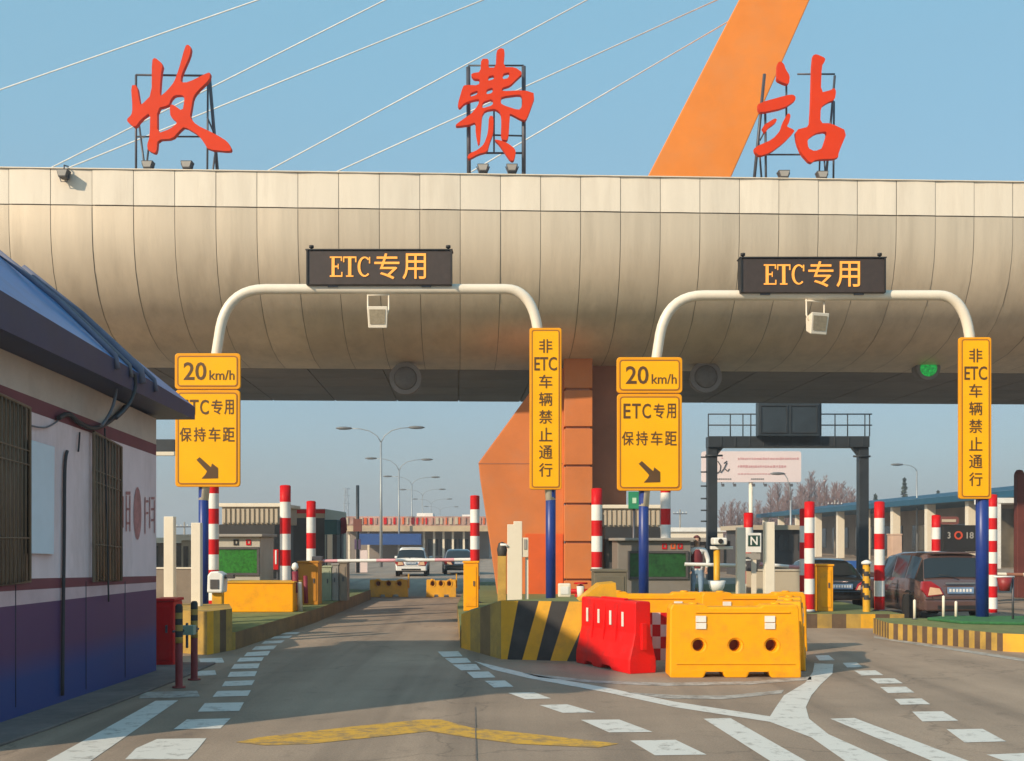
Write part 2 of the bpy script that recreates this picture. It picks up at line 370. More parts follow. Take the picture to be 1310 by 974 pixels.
# ------------------------------------------------------------------ traffic islands
def island(name, pts, h, top, sidefn):
    b = MB(); b.poly([(x, y, h) for x, y in pts], top)
    n = len(pts)
    for i in range(n):
        a, c = Vector(pts[i]), Vector(pts[(i+1) % n]); L = (c-a).length
        spec = sidefn(i)
        if spec is None: continue
        step, ms = spec; k = max(1, round(L/step))
        for j in range(k):
            p, q = a.lerp(c, j/k), a.lerp(c, (j+1)/k)
            b.poly([(p.x, p.y, 0), (q.x, q.y, 0), (q.x, q.y, h), (p.x, p.y, h)], ms[j % len(ms)])
    return struct(b.build(name, merge=False))
KS = (.55, [M_yel2, M_kdark]); KF = (.5, [M_yeldark, M_yeldark, M_kdark]); KR = (.13, [M_yeldark, M_kdark])
HI = .32
island('traffic_island', [(-5.0, 21.2), (-4.72, 28), (-4.7, 39), (-7.6, 41), (-8.2, 22.6), (-5.9, 20.5)], HI, M_oldgreen, lambda i: (2.2, [mat('kerb_ochre_shade', (.20, .125, .05), .8, 0, .25, 2, dirt=(.10, .07, .045), damt=.7)]) if i < 2 else KF)  # lane-side kerb faces: their shade is put into a darker ochre
island('traffic_island', [(-.95, 21.6), (-1.4, 30), (-1.55, 37), (-1.9, 46), (4.6, 47), (5.4, 30), (5.5, 23.0), (1.75, 22.2)], HI, M_oldgreen, lambda i: KF)
island('traffic_island', [(6.55, 26.4), (8.8, 26.3), (8.9, 44), (6.3, 44)], HI, M_oldgreen, lambda i: (.34, [M_kdark, M_yeldark, M_kdark, M_yeldark, M_yel2]))
island('traffic_island', [(7.55, 23.5), (8.75, 20.9), (9.25, 20.6), (12.6, 20.4), (12.6, 24.9), (7.7, 25.0)], HI, M_oldgreen, lambda i: KR if i in (0, 5) else (.6, [M_yel2, M_yel2, M_kdark]))
b = MB(); b.slab([(8.9, 23.2), (10.9, 22.6), (11.6, 23.6), (10.9, 24.8), (9.2, 24.9), (8.6, 24.3)], HI, HI+.06, M_green)
tag(b.build('floor_mat', bevel=.02), 'bright green mat around the foot of the rightmost blue post', 'mat')

# ------------------------------------------------------------------ canopy (own frame, square to the road)
RZ = R(2.6)
can = thing('toll_canopy', 'long cream metal-clad toll canopy with a rounded underside spanning all lanes', 'canopy', (0, 0, 0), rz=RZ)
prof = [(32.1, 11.97), (32.1, 11.02), (32.1, 11.0)]+[(37.4-5.3*max(0, math.cos(R(a)))**.70, 11-3.6*math.sin(R(a))**.70) for a in (2, 6, 12, 21, 32, 44, 56, 68, 80)]+[(37.4, 7.4)]
rows = [(0, 1), (2, 12)]
back = MB(); top = MB(); bel = MB()
bp = [(v+.035, h+.01) for v, h in prof]
for i in range(len(bp)-1):
    back.poly([(-32, bp[i][0], bp[i][1]), (32, bp[i][0], bp[i][1]), (32, bp[i+1][0], bp[i+1][1]), (-32, bp[i+1][0], bp[i+1][1])], M_seam)
random.seed(4)
CW = 1.102; U0 = -13.78+.54*1.102-20*CW
for k in range(-1, 62):
    u0 = U0+k*CW+.008; u1 = u0+CW-.016
    if u0 > 31: break
    for r, (a, c) in enumerate(rows):
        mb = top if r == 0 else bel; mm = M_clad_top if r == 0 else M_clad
        t1, t2 = random.uniform(-.010, .010), random.uniform(-.010, .010)
        vs = []
        for j in range(a, c+1):
            v, h = prof[j]
            if r and j == a: h -= (.012 if r == 1 else .0015)
            if r and j == c: h += .0015
            vs += [(u0, v+t1, h), ((u0+u1)/2, v+(t1+t2)/2-.012, h), (u1, v+t2, h)]
        fs = []
        for j in range(c-a):
            fs += [(3*j, 3*j+1, 3*j+4, 3*j+3), (3*j+1, 3*j+2, 3*j+5, 3*j+4)]
        mb.mesh(vs, fs, mm, True)
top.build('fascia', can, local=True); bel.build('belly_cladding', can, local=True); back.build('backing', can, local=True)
cop = MB(); cop.box(-32, 32, 32.05, 32.5, 11.975, 12.0, M_clad_top); cop.build('coping', can, local=True)
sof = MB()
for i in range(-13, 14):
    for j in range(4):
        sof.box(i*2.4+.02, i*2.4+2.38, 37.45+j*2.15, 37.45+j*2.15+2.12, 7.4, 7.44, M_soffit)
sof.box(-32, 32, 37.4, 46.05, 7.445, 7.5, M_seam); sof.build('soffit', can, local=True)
rf = MB(); rf.box(-32, 32, 32.2, 46, 11.7, 11.85, M_grey); rf.box(-32, 32, 45.9, 46.1, 7.5, 11.7, M_grey)
rf.build('roof', can, local=True)
def canpt(x, y, v):     # a point on the canopy at road-depth v behind pixel x,y
    k = (x-CX)/FPX; Y = v/(math.cos(RZ)-k*math.sin(RZ)); return P(x, y, Y)
# recessed lamps hanging below the soffit
def dome(x, y, label, face, group, sc_=.85):
    c = canpt(x, y, 36.3)
    t = thing('lane_signal', label, 'signal light', c, group)
    q = MB(); q.lathe([(.05, .62), (.52, .55), (.58, .1), (.58, -.05)], M_soffit, 20, axis='y', c=(c[0], c[1]-.3, c[2])); q.build('housing', t)
    q = MB(); q.lathe([(.42, -.10), (.38, -.13), (.2, -.16), (.001, -.17)], face, 20, axis='y', c=(c[0], c[1]-.25, c[2])); q.build('lens', t)
    q = MB(); q.box(c[0]-.06, c[0]+.06, c[1]-.1, c[1]+.1, c[2]+.5, 7.4, M_dgrey); q.build('bracket', t); t.scale = (sc_, 1, sc_)
M_siggreen = mat('signal_green', (.01, .30, .05), .4, 0, .75, 7, emit=.6); M_lens = mat('signal_lens', (.13, .115, .105), .6, 0, .2, 5)
dome(520, 486, 'unlit round grey lane signal under the canopy between the first gantry posts', M_lens, 'round lane signals under the canopy')
dome(901, 484, 'unlit round grey lane signal under the canopy right of the orange pier', M_lens, 'round lane signals under the canopy')
dome(1183, 473, 'round lane signal showing green under the right end of the canopy', M_siggreen, 'round lane signals under the canopy', .64)

# ------------------------------------------------------------------ leaning pylon with its pier and stays
yp = 39.0
pyl = thing('leaning_pylon', 'tall leaning orange pylon rising behind the canopy with white stay cables', 'pylon', (PX(745, 36), 37, 0))
def pxl(y): return 948-.527*y if y <= 0 else 948-.527*y
q = MB(); L = lambda y: 946-.517*y; Rr = lambda y: 1035-.443*y
q.prism([(PX(L(420), yp), PZ(420, yp)), (PX(Rr(420), yp), PZ(420, yp)), (PX(Rr(-330), yp), PZ(-330, yp)), (PX(L(-330), yp), PZ(-330, yp))], yp-.4, yp+1.8, M_orange)
q.build('shaft', pyl, bevel=.03)
for (ax, ay, m_) in ((-120, 156.8, -.348), (55, 220, -.502), (70, 222, -.405), (325, 228, -.535), (415, 227, -.452), (560, 245, -.585)):
    bx = (946-.517*(ay-m_*ax))/(1+.517*m_); by = ay+m_*(bx-ax)
    sx, sy = ax, ay
    if sy < 235: sx, sy = ax-(250-ay)/abs(m_)*.0-30, ay-m_*-30*-1 if False else ay+m_*(-30)
    q = MB(); q.tube([P(sx, sy, yp+.7), P(bx, by, yp+.7)], .023, M_cable, 6); q.build('stay_cable', pyl)
# pier below the canopy
q = MB()
x0, x1 = PX(722, 35.6), PX(758, 35.6)
zs = [0, PZ(742, 35.6), PZ(694, 35.6), PZ(645, 35.6), PZ(596, 35.6), PZ(547, 35.6), PZ(498, 35.6), 7.6]
for i in range(len(zs)-1): q.box(x0, x1, 35.6, 36.6, zs[i]+.035, zs[i+1]-.035, M_orange_old)
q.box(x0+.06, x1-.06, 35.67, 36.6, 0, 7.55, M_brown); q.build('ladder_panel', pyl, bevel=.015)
q = MB(); q.box(x1+.01, PX(800, 37), 36.7, 39.5, 0, 7.6, M_brown); q.build('pier_side', pyl)  # shaded right side of the orange pier, its shade put into the brown
q = MB(); wy = 36.0
wing = [(722, 470), (700, 480), (680, 499), (612, 592), (614, 612), (626, 690), (637, 768), (722, 768)]
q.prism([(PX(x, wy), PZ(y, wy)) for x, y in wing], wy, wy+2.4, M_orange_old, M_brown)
q.build('pier_wing', pyl, bevel=.03)
q = MB(); q.box(PX(672, wy), PX(720, wy), wy-.03, wy-.003, 0, PZ(683, wy), M_redor); q.build('painted_base', pyl)
q = MB(); q.prism([(PX(612, wy), PZ(594, wy)), (PX(680, wy), PZ(594, wy)), (PX(720, wy), PZ(594, wy)), (PX(720, wy), PZ(592.6, wy)), (PX(612, wy), PZ(592.6, wy))], wy-.006, wy-.002, M_brown); q.build('panel_joint', pyl)

# ------------------------------------------------------------------ roof lettering
SH = dict(
 shou=((0, 0), 3.97, [[(670,440),(700,438),(714,530),(722,540),(775,487),(776,315),(790,298),(832,332),(822,380),(814,500),(850,470),(888,425),(912,360),(945,240),(960,233),(975,248),(968,290),(925,385),(922,425),(960,425),(1060,375),(1073,378),(1066,412),(1005,470),(985,500),(975,560),(968,600),(1000,640),(1100,688),(1160,725),(1180,762),(1170,775),(1060,765),(1040,730),(1010,690),(940,648),(915,670),(880,710),(805,715),(800,770),(790,785),(755,768),(752,740),(765,700),(768,576),(720,612),(690,655),(652,625),(650,610),(672,590),(678,560)],
   [(803,556),(862,540),(870,512),(890,490),(930,488),(942,505),(932,572),(880,535),(866,545),(870,600),(908,628),(870,660),(803,685)]]),
 fei=((550, 40), 4.872, [[(320,180),(368,180),(362,235),(410,235),(415,130),(440,112),(467,122),(458,232),(530,232),(580,268),(535,310),(500,345),(450,360),(448,382),(590,375),(660,398),(605,550),(585,565),(500,520),(498,530),(490,660),(480,688),(442,680),(445,560),(440,515),(405,490),(345,500),(325,530),(320,600),(312,700),(300,715),(285,640),(285,572),(245,590),(165,600),(160,590),(215,550),(260,520),(300,470),(310,430),(270,435),(215,455),(185,488),(172,470),(205,355),(220,342),(305,345),(312,305),(275,305),(255,280),(270,268),(315,262)],
   [(363,290),(397,280),(401,305),(363,318)], [(455,272),(497,262),(490,300),(453,308)], [(250,395),(300,375),(295,402),(253,417)], [(353,370),(393,358),(390,392),(352,402)], [(330,447),(390,428),(395,468),(322,490)], [(447,415),(560,400),(576,420),(573,480),(553,500),(447,465),(440,440)],
   [(368,535),(397,535),(395,640),(372,700),(358,757),(300,772),(245,803),(232,795),(245,770),(300,745),(338,710),(362,640)], [(400,680),(440,687),(485,704),(530,740),(535,765),(522,815),(500,812),(455,745),(430,710)]]),
 zhan=((920, 40), 4.87, [[(360,205),(378,195),(400,212),(410,245),(436,285),(432,335),(410,335),(355,310),(358,275)], [(240,455),(420,405),(455,402),(472,415),(470,440),(400,485),(255,515),(240,490)], [(262,600),(340,550),(356,555),(350,575),(300,610),(285,640)],
   [(215,730),(330,680),(380,620),(395,570),(425,515),(442,530),(430,580),(415,600),(460,620),(465,632),(400,700),(320,760),(250,785),(220,760)],
   [(577,160),(600,150),(657,175),(652,200),(635,220),(628,390),(690,375),(710,360),(724,380),(715,435),(680,445),(628,480),(625,580),(690,580),(795,630),(740,760),(735,800),(600,805),(565,830),(510,770),(480,700),(470,622),(560,600),(568,480)],
   [(545,680),(600,640),(660,630),(668,650),(640,735),(590,755),(550,735)]]))
def roof_letter(key, lab, frame, label):
    (ox, oy), s, loops = SH[key]; Y = 33.2
    base = P(sum(p[0] for p in loops[0])/len(loops[0])/s+ox, 300, Y)
    t = thing('roof_character', label, 'sign', (base[0], Y, 11.85), 'red characters on the canopy roof')
    lp = [[(PX(ox+x/s, Y), PZ(oy+y/s, Y)) for x, y in chaikin(l)] for l in loops]
    vs, fs = curve_fill(lp, .09)
    q = MB(); q.mesh([(v[0], Y+v[2], v[1]) for v in vs], fs, M_letter); q.build('character', t)
    q = MB()
    for (x0, y0, x1, y1, th, dy) in frame:
        y1_ = y1
        a = P(x0, y0, Y+.25+dy); c = P(x1, y1_, Y+.25+dy)
        if y1 >= 210: c = (c[0], c[1], 11.85)
        q.tube([a, c], th, M_steel, 6)
    q.build('support_frame', t)
roof_letter('shou', '', [(174,96,174,212,.035,0),(174,96,268,97,.03,0),(266,97,265,212,.03,0),(268,100,281,212,.05,.4),(178,160,190,212,.03,.3),(190,190,183,212,.03,.3),(174,175,266,175,.025,0),(265,150,278,180,.025,.2),(276,190,268,212,.03,.3)],
 'red character at the left of the canopy roof on a thin steel frame')
roof_letter('fei', '', [(599,86,600,212,.06,0),(670,85,670,212,.06,0),(599,84,670,84,.025,0),(630,173,670,174,.025,0),(600,196,670,196,.03,0),(632,140,632,196,.025,0)],
 'red many-stroked character in the middle of the canopy roof between two thick steel posts')
roof_letter('zhan', '', [(978,95,963,212,.045,0),(979,146,980,212,.035,0),(1006,108,1006,165,.03,0),(1020,95,1068,95,.025,0),(1068,97,1055,212,.035,0),(1067,130,1066,212,.03,.3),(975,198,1062,198,.025,0),(970,175,976,212,.03,.2),(972,180,980,165,.025,.2),(1049,198,1047,212,.025,.2),(1054,198,1058,212,.025,.2)],
 'red character on the canopy roof next to the leaning orange pylon')
def spot(x, y, Y, label, wpx=15, hang=False):
    c = P(x, y, Y); t = thing('floodlight', label, 'floodlight', c, 'small floodlights along the canopy roof edge')
    r = wpx*Y/FPX/2
    q = MB()
    q.prism([(c[0]-r, c[2]+.10), (c[0]+r, c[2]+.10), (c[0]+r*.65, c[2]-.12), (c[0]-r*.65, c[2]-.12)], Y-.16, Y+.12, M_dgrey); q.build('housing', t, bevel=.02)
    q = MB(); q.poly([(c[0]-r*.85, Y-.165, c[2]+.07), (c[0]+r*.85, Y-.165, c[2]+.07), (c[0]+r*.55, Y-.165, c[2]-.08), (c[0]-r*.55, Y-.165, c[2]-.08)], M_grey); q.build('lens', t)
    q = MB()
    q.tube([(c[0]-r-.02, Y, c[2]+.06), (c[0]-r*.5, Y, c[2]-.2), (c[0]+r*.5, Y, c[2]-.2), (c[0]+r+.02, Y, c[2]+.06)], .014, M_steel, 6)
    zb = 12.1
    if not hang: q.tube([(c[0], Y, c[2]-.2), (c[0], Y, zb-.3)], .02, M_steel, 6)
    else: q.tube([(c[0], Y, c[2]+.1), (c[0], Y, c[2]+.24), (c[0], Y+.3, c[2]+.30)], .02, M_steel, 6)
    q.build('bracket', t)
spot(82, 223, 31.42, 'floodlight drooping over the roof edge at the far left of the canopy', 15, True)
spot(190, 212, 32.6, 'floodlight under the left roof character, beside its left frame leg')
spot(240, 212, 32.7, 'floodlight under the left roof character, near its right frame leg')
spot(618, 216, 32.9, 'dark floodlight under the middle roof character, beside the left post')
spot(655, 216, 33.0, 'dark floodlight under the middle roof character, beside the right post')
spot(1002, 224, 33.1, 'floodlight under the strokes on the left half of the character by the pylon')
spot(1051, 225, 33.2, 'floodlight under the box stroke of the character by the pylon')

# ------------------------------------------------------------------ lane gantries with their signs
GY = 24.6
def gantry(xl, xr, yb, label, lfoot, rfoot):
    t = thing('lane_gantry', label, 'gantry', ((PX(xl, GY)+PX(xr, GY))/2, GY, HI), 'white arched gantries over the ETC lanes')
    d = yb-370
    k = (xr-xl)/445
    def bez(p, c, e, n=9): return [((1-u)**2*p[0]+2*u*(1-u)*c[0]+u*u*e[0], (1-u)**2*p[1]+2*u*(1-u)*c[1]+u*u*e[1]) for u in [i/n for i in range(n+1)]]
    px_ = [(xl, 640+d), (xl+16*k, 455+d)]+bez((xl+21.5*k, 420+d), (xl+31*k, 370+d), (xl+80*k, 370+d))+[((xl+xr)/2, 370+d)]+bez((xr-58*k, 370+d), (xr-24*k, 370+d), (xr-17*k, 420+d))+[(xr-14*k, 455+d), (xr, 640+d)]
    fine = [Vector(P(x, y, GY)) for x, y in px_]
    q = MB(); q.tube(fine, .107, M_cream, 14); q.build('arch', t)
    for x, pr in ((xl, .105), (xr, rfoot)):
        X = PX(x, GY); q = MB(); q.lathe([(pr, 0), (pr, PZ(600, GY)-HI)], M_navy, 14, c=(X, GY, HI)); q.lathe([(.24, 0), (.24, .05)], M_navy, 14, c=(X, GY, HI)); q.build('post', t)
    return t
gantry(260.5, 704.5, 370, 'white arched gantry on blue posts over the left ETC lane, beside the booth', 0, .105)
gantry(823.5, 1256.5, 378, 'white arched gantry on blue posts over the right ETC lane', 0, .13)
SYF = GY-.16
def lane_sign(cx, yt, label1, label2, src=None):
    s = SYF/FPX; X = PX(cx, SYF)
    z20 = PZ(yt+23, SYF); zmain = PZ(yt+109, SYF)
    if src: return dup(src[0], (X, SYF, z20), label1), dup(src[1], (X, SYF, zmain), label2)
    def panel(t, w_, h_):
        q = MB(); q.prism(rrect(-w_/2, w_/2, -h_/2, h_/2, .07), 0, .07, M_sign2); q.build('panel', t, local=True, bevel=.012)
        q = MB(); q.prism(rrect(-w_/2+.07, w_/2-.07, -h_/2+.07, h_/2-.07, .06), -.006, -.001, M_sign); q.build('face', t, local=True)
        q = MB(); ring(q, rrect(-w_/2+.055, w_/2-.055, -h_/2+.055, h_/2-.055, .07), rrect(-w_/2+.08, w_/2-.08, -h_/2+.08, h_/2-.08, .05), -.010, -.003, M_signline); q.build('border', t, local=True)
        for dz in (-.3*h_, .3*h_): q = MB(); q.box(-.14, .14, .07, .2, dz-.03, dz+.03, M_steel); q.build('clamp', t, local=True)
    a = thing('speed_limit_sign', label1, 'sign', (X, SYF, z20), 'yellow 20 km/h signs')
    panel(a, 84*s, 46*s)
    q = MB(); write(q, '20', -16*s, 0, 29*s, 23*s, -.008, M_signtxt, .012); q.build('numeral', a, local=True); q = MB(); write(q, 'km/h', 18.5*s, -5*s, 32*s, 12.5*s, -.008, M_signtxt, .006); q.build('unit_lettering', a, local=True)
    c = thing('lane_sign', label2, 'sign', (X, SYF, zmain), 'yellow ETC lane signs with an arrow')
    panel(c, 83*s, 124*s)
    q = MB()
    for ch, cx_, wd, ht in (('E', -29, 9, 19), ('T', -17, 11, 19), ('C', -4, 11, 19), ('专', 12, 14, 19), ('用', 27.5, 12, 19)): write(q, ch, cx_*s, 40*s, wd*s, ht*s, -.008, M_signtxt, .012)
    q.build('upper_lettering', c, local=True); q = MB()
    for ch, cx_ in (('保', -28), ('持', -10), ('车', 9), ('距', 27)): write(q, ch, cx_*s, 5*s, 15*s, 18*s, -.008, M_signtxt, .008)
    q.build('lower_lettering', c, local=True); q = MB()
    ar = [(-14, -27.5), (-10, -24), (4.5, -37), (6, -32), (13.5, -38), (13.5, -51), (-7.5, -51.5), (-2.5, -46), (-.5, -42)]
    q.prism([(x*s, z*s) for x, z in ar], -.014, -.008, M_signtxt); q.build('arrow', c, local=True)
    return a, c
sg = lane_sign(265.5, 452, 'yellow 20 km/h sign on the gantry post beside the booth roof', 'yellow ETC lane sign with arrow, one corner hidden by the booth roof')
lane_sign(831, 457, 'yellow 20 km/h sign on the gantry post right of the orange pier', 'yellow ETC lane sign with arrow above the yellow barriers, fully visible', sg)
def tall_sign(cx, yt, label, src=None):
    s = SYF/FPX; X = PX(cx, SYF); zc = PZ(yt+104, SYF)
    if src: return dup(src, (X, SYF, zc), label)
    t = thing('vertical_sign', label, 'sign', (X, SYF, zc), 'tall yellow no-entry signs for non-ETC vehicles')
    w_, h_ = 41*s, 207*s
    q = MB(); q.prism(rrect(-w_/2, w_/2, -h_/2, h_/2, .05), 0, .1, M_sign2); q.build('panel', t, local=True, bevel=.012)
    q = MB(); q.prism(rrect(-w_/2+.06, w_/2-.06, -h_/2+.06, h_/2-.06, .04), -.006, -.001, M_sign); q.build('face', t, local=True)
    q = MB(); ring(q, rrect(-w_/2+.045, w_/2-.045, -h_/2+.045, h_/2-.045, .05), rrect(-w_/2+.065, w_/2-.065, -h_/2+.065, h_/2-.065, .04), -.010, -.003, M_signline); q.build('border', t, local=True)
    q = MB()
    for i, ch in enumerate(['非', 'ETC', '车', '辆', '禁', '止', '通', '行']):
        wd = 17 if len(ch) == 1 else 29
        write(q, ch, 0, (80-i*22.6)*s, wd*s, 17.5*s, -.008, M_signtxt, .008 if len(ch) == 1 else .012)
    q.build('lettering', t, local=True)
    for dz in (-1.2, 0, 1.2): q = MB(); q.box(-.14, .14, .1, .2, dz-.03, dz+.03, M_steel); q.build('clamp', t, local=True)
    return t
ts = tall_sign(698, 419, 'tall yellow sign with vertical lettering beside the orange pier')
tall_sign(1248, 431, 'tall yellow sign with vertical lettering at the right edge, above the green mat', ts)
def serif(mb, ch, x, z, wd, ht, y, m):
    t = .16*ht; u = .09*ht
    def bx(a, b_, c, d): mb.box(x+a*wd, x+b_*wd, y-.012, y, z+c*ht, z+d*ht, m)
    if ch == 'E':
        bx(.14, .36, .07, .93); bx(0, .95, 0, .07); bx(0, .92, .93, 1); bx(.36, .66, .47, .55); bx(.86, .95, .07, .24); bx(.83, .92, .78, .93); bx(.6, .67, .38, .47); bx(.6, .67, .55, .64)
    if ch == 'T':
        bx(.38, .62, .07, .92); bx(.22, .78, 0, .07); bx(0, 1, .92, 1); bx(0, .09, .72, .92); bx(.91, 1, .72, .92)
    if ch == 'C':
        o, i_ = [], []
        for k in range(17):
            a = R(48+264*k/16); o.append((.53+.53*math.cos(a), .5+.5*math.sin(a))); i_.append((.55+.40*math.cos(a)*.85, .5+.42*math.sin(a)))
        for k in range(16):
            pts = [o[k], o[k+1], i_[k+1], i_[k]]
            mb.poly([(x+p[0]*wd, y-.012, z+p[1]*ht) for p in pts], m)
        bx(.86, .95, .66, .98)
def led(cx, yc, label, src=None):
    Y = GY-.2; s = Y/FPX; X = PX(cx, Y); zc = PZ(yc, Y)
    if src: return dup(src, (X, Y, zc), label)
    t = thing('led_board', label, 'message board', (X, Y, zc), 'amber LED boards on the gantries')
    q = MB(); q.box(-92.5*s, 92.5*s, 0, .28, -22*s, 22*s, M_led); q.build('cabinet', t, local=True, bevel=.015)
    q = MB(); q.box(-94*s, 94*s, -.03, .30, 22.2*s, 23.6*s, M_black)
    for e in (-1, 1): q.box(e*93*s-.03*(e > 0), e*93*s+.03*(e < 0), -.03, .27, -22*s, 22.2*s, M_black)
    for e in (-88, 88): q.lathe([(.025, 0), (.025, .06), (.05, .06), (.05, .11)], M_black, 8, c=(e*s, .14, 23.6*s))
    q.build('frame', t, local=True)
    q = MB()
    for ch, x in (('E', -63), ('T', -46), ('C', -27.5)): q = MB(); serif(q, ch, x*s, -12*s, 17*s, 26*s, -.004, M_ledtxt); q.build('letter', t, local=True)
    for ch, x_, w_ in (('专', 10, 32), ('用', 45, 30)): q = MB(); write(q, ch, x_*s, 1.5*s, w_*s, 33*s, -.004, M_ledtxt, .004, .012); q.build('letter', t, local=True)
    for e in (-60, 60): q = MB(); q.box(e*s-.1, e*s+.1, .05, .25, -24*s, -22*s, M_steel); q.build('mount', t, local=True)
    return t
lb = led(485, 342.5, 'dark LED board lit with amber lettering on the left arched gantry')
led(1040, 352.5, 'dark LED board lit with amber lettering on the right arched gantry', lb)
def hanging(cx, ybar, label, tilt, src=None):
    s = GY/FPX; X = PX(cx, GY); z = PZ(ybar, GY)-.107
    if src: return dup(src, (X, GY, z), label, rz=tilt)
    t = thing('hanging_floodlight', label, 'floodlight', (X, GY, z), 'square floodlights hanging from the gantries', rz=tilt)
    q = MB()
    q.tube([(-.22, 0, .03), (-.22, 0, -.30), (-.19, -.05, -.42)], .018, M_cream, 6); q.tube([(.22, 0, .03), (.22, 0, -.30), (.19, -.05, -.42)], .018, M_cream, 6); q.tube([(-.24, 0, 0), (.24, 0, 0)], .02, M_cream, 6)
    q.build('bracket', t, local=True)
    q = MB()
    vs = [(-.22, -.20, -.27), (.22, -.20, -.27), (.20, -.12, -.72), (-.20, -.12, -.72), (-.16, .12, -.33), (.16, .12, -.33), (.15, .12, -.62), (-.15, .12, -.62)]
    q.mesh(vs, [(0,1,2,3),(4,5,6,7),(0,1,5,4),(2,3,7,6),(0,3,7,4),(1,2,6,5)], M_cream); q.build('housing', t, local=True, bevel=.02)
    q = MB(); q.poly([(-.17, -.196, -.34), (.17, -.196, -.34), (.155, -.146, -.64), (-.155, -.146, -.64)], mat('lamp_lens', (.30, .25, .17), .25, 0, .2, 20)); q.build('lens', t, local=True)
    return t
hf = hanging(484, 371, 'square floodlight hanging from the left arched gantry under its LED board', 0)
hanging(1043, 379, 'square floodlight hanging from the right arched gantry, turned a little aside', .35, hf)

# ------------------------------------------------------------------ left booth
M_cab = mat('cable_dark', (.03, .03, .035), .6); M_cabg = mat('cable_grey', (.14, .14, .16), .6)
KW = .032
def wallY(x, off=0.0):
    k = (x-CX)/FPX; return (-5.34+off-KW*17.6)/(k-KW)
def W(x, y, off=0.0):
    Y = wallY(x, off); return P(x, y, Y)
def wallX(Y, off=0.0): return -5.34+off+KW*(Y-17.6)
YF, YN = 17.6, 10.4
booth = thing('toll_booth', 'white and navy toll booth with a blue hipped roof at the left edge', 'booth', (wallX(14)-1.5, 14, 0))
M_bw = mat('booth_white', (.78, .64, .655), .6, 0, .10, 1.5, dirt=(.38, .28, .25), damt=.5, dscale=1.2, stretch=(1, 1, .35))
M_bcream = mat('booth_cream', (.55, .47, .40), .6, 0, .10, 1.5, dirt=(.35, .27, .22), damt=.5)
M_bmar = mat('booth_maroon', (.17, .035, .055), .6, 0, .12, 2, dirt=(.1, .04, .06), damt=.4)
M_bpink = mat('booth_pink', (.60, .44, .46), .6, 0, .1, 2, dirt=(.4, .26, .28), damt=.4)
def two_tone():
    m = bpy.data.materials.new('booth_base_paint'); m.use_nodes = True; n, l = m.node_tree.nodes, m.node_tree.links; b = n['Principled BSDF']
    ge = n.new('ShaderNodeNewGeometry'); sp = n.new('ShaderNodeSeparateXYZ'); l.new(ge.outputs['Position'], sp.inputs[0])
    no = n.new('ShaderNodeTexNoise'); no.inputs['Scale'].default_value = 1.3; no.inputs['Detail'].default_value = 7
    ad = n.new('ShaderNodeMath'); ad.operation = 'MULTIPLY_ADD'; ad.inputs[1].default_value = .5; l.new(no.outputs['Fac'], ad.inputs[0]); l.new(sp.outputs['Z'], ad.inputs[2])
    r = n.new('ShaderNodeValToRGB'); l.new(ad.outputs[0], r.inputs[0])
    r.color_ramp.elements[0].position = .68; r.color_ramp.elements[0].color = (.006, .045, .20, 1)
    r.color_ramp.elements[1].position = 1.0; r.color_ramp.elements[1].color = (.085, .032, .11, 1)
    l.new(r.outputs[0], b.inputs['Base Color']); b.inputs['Roughness'].default_value = .55
    return m
M_bbase = two_tone()
def wz(y0, y200):        # height at the two ends of the wall for a line seen at x=0 and x=200
    Y0, Y1 = wallY(0), wallY(200); a, c = PZ(y0, Y0), PZ(y200, Y1)
    f = lambda Y: a+(c-a)*(Y-Y0)/(Y1-Y0)
    return f
lines = [lambda Y: 0, wz(777, 754), wz(757, 745), wz(741, 737), wz(513, 583), wz(492, 569), wz(441, 536)]
ms = [M_bbase, M_bpink, M_bmar, M_bw, M_bmar, M_bcream]
q = MB()
outl = [(wallX(YN), YN), (wallX(YF), YF), (wallX(YF)-3, YF+.05), (wallX(YN)-3, YN)]
for i in range(6):
    for j in range(4):
        a, c = outl[j], outl[(j+1) % 4]
        pr = .006 if i in (2, 4) else 0
        q.poly([(a[0], a[1], lines[i](a[1])), (c[0], c[1], lines[i](c[1])), (c[0], c[1], lines[i+1](c[1])), (a[0], a[1], lines[i+1](a[1]))], ms[i])
wall = q.build('wall', booth)
# roof
M_broof = mat('booth_roof', (.035, .17, .42), .42, 0, .12, 1.2, dirt=(.05, .08, .14), damt=.5, dscale=1.5)
M_bfas = mat('booth_fascia', (.020, .030, .085), .5, 0, .15, 2, dirt=(.05, .05, .07), damt=.5)
def ez(y0, y1): 
    Y0 = wallY(0, .46); Y1 = 18.0; a, c = PZ(y0, Y0), PZ(y1, Y1); return lambda Y: a+(c-a)*(Y-Y0)/(Y1-Y0)
et, eb = ez(371, 521), ez(420, 537)
EX = lambda Y: wallX(Y, .46)
q = MB()
e0, e1, e2, e3 = (EX(10), 10), (EX(18), 18), (EX(18)-3.9, 18.05), (EX(10)-3.9, 10)
r0, r1 = (-6.72, 11.2, 6.0), (-6.4, 16.6, 5.42)
E_ = lambda p: (p[0], p[1], et(p[1]))
q.poly([E_(e0), E_(e1), r1, r0], M_broof); q.poly([E_(e1), E_(e2), r1], M_broof); q.poly([E_(e2), E_(e3), r0, r1], M_broof); q.poly([E_(e3), E_(e0), r0], M_broof)
roof = q.build('roof', booth)
q = MB()
for a, c in ((e0, e1), (e1, e2), (e2, e3), (e3, e0)):
    q.poly([(a[0], a[1], eb(a[1])), (c[0], c[1], eb(c[1])), (c[0], c[1], et(c[1])), (a[0], a[1], et(a[1]))], M_bfas)
q.poly([(p[0], p[1], eb(p[1])) for p in (e0, e1, e2, e3)], M_bfas); q.build('eaves', roof)
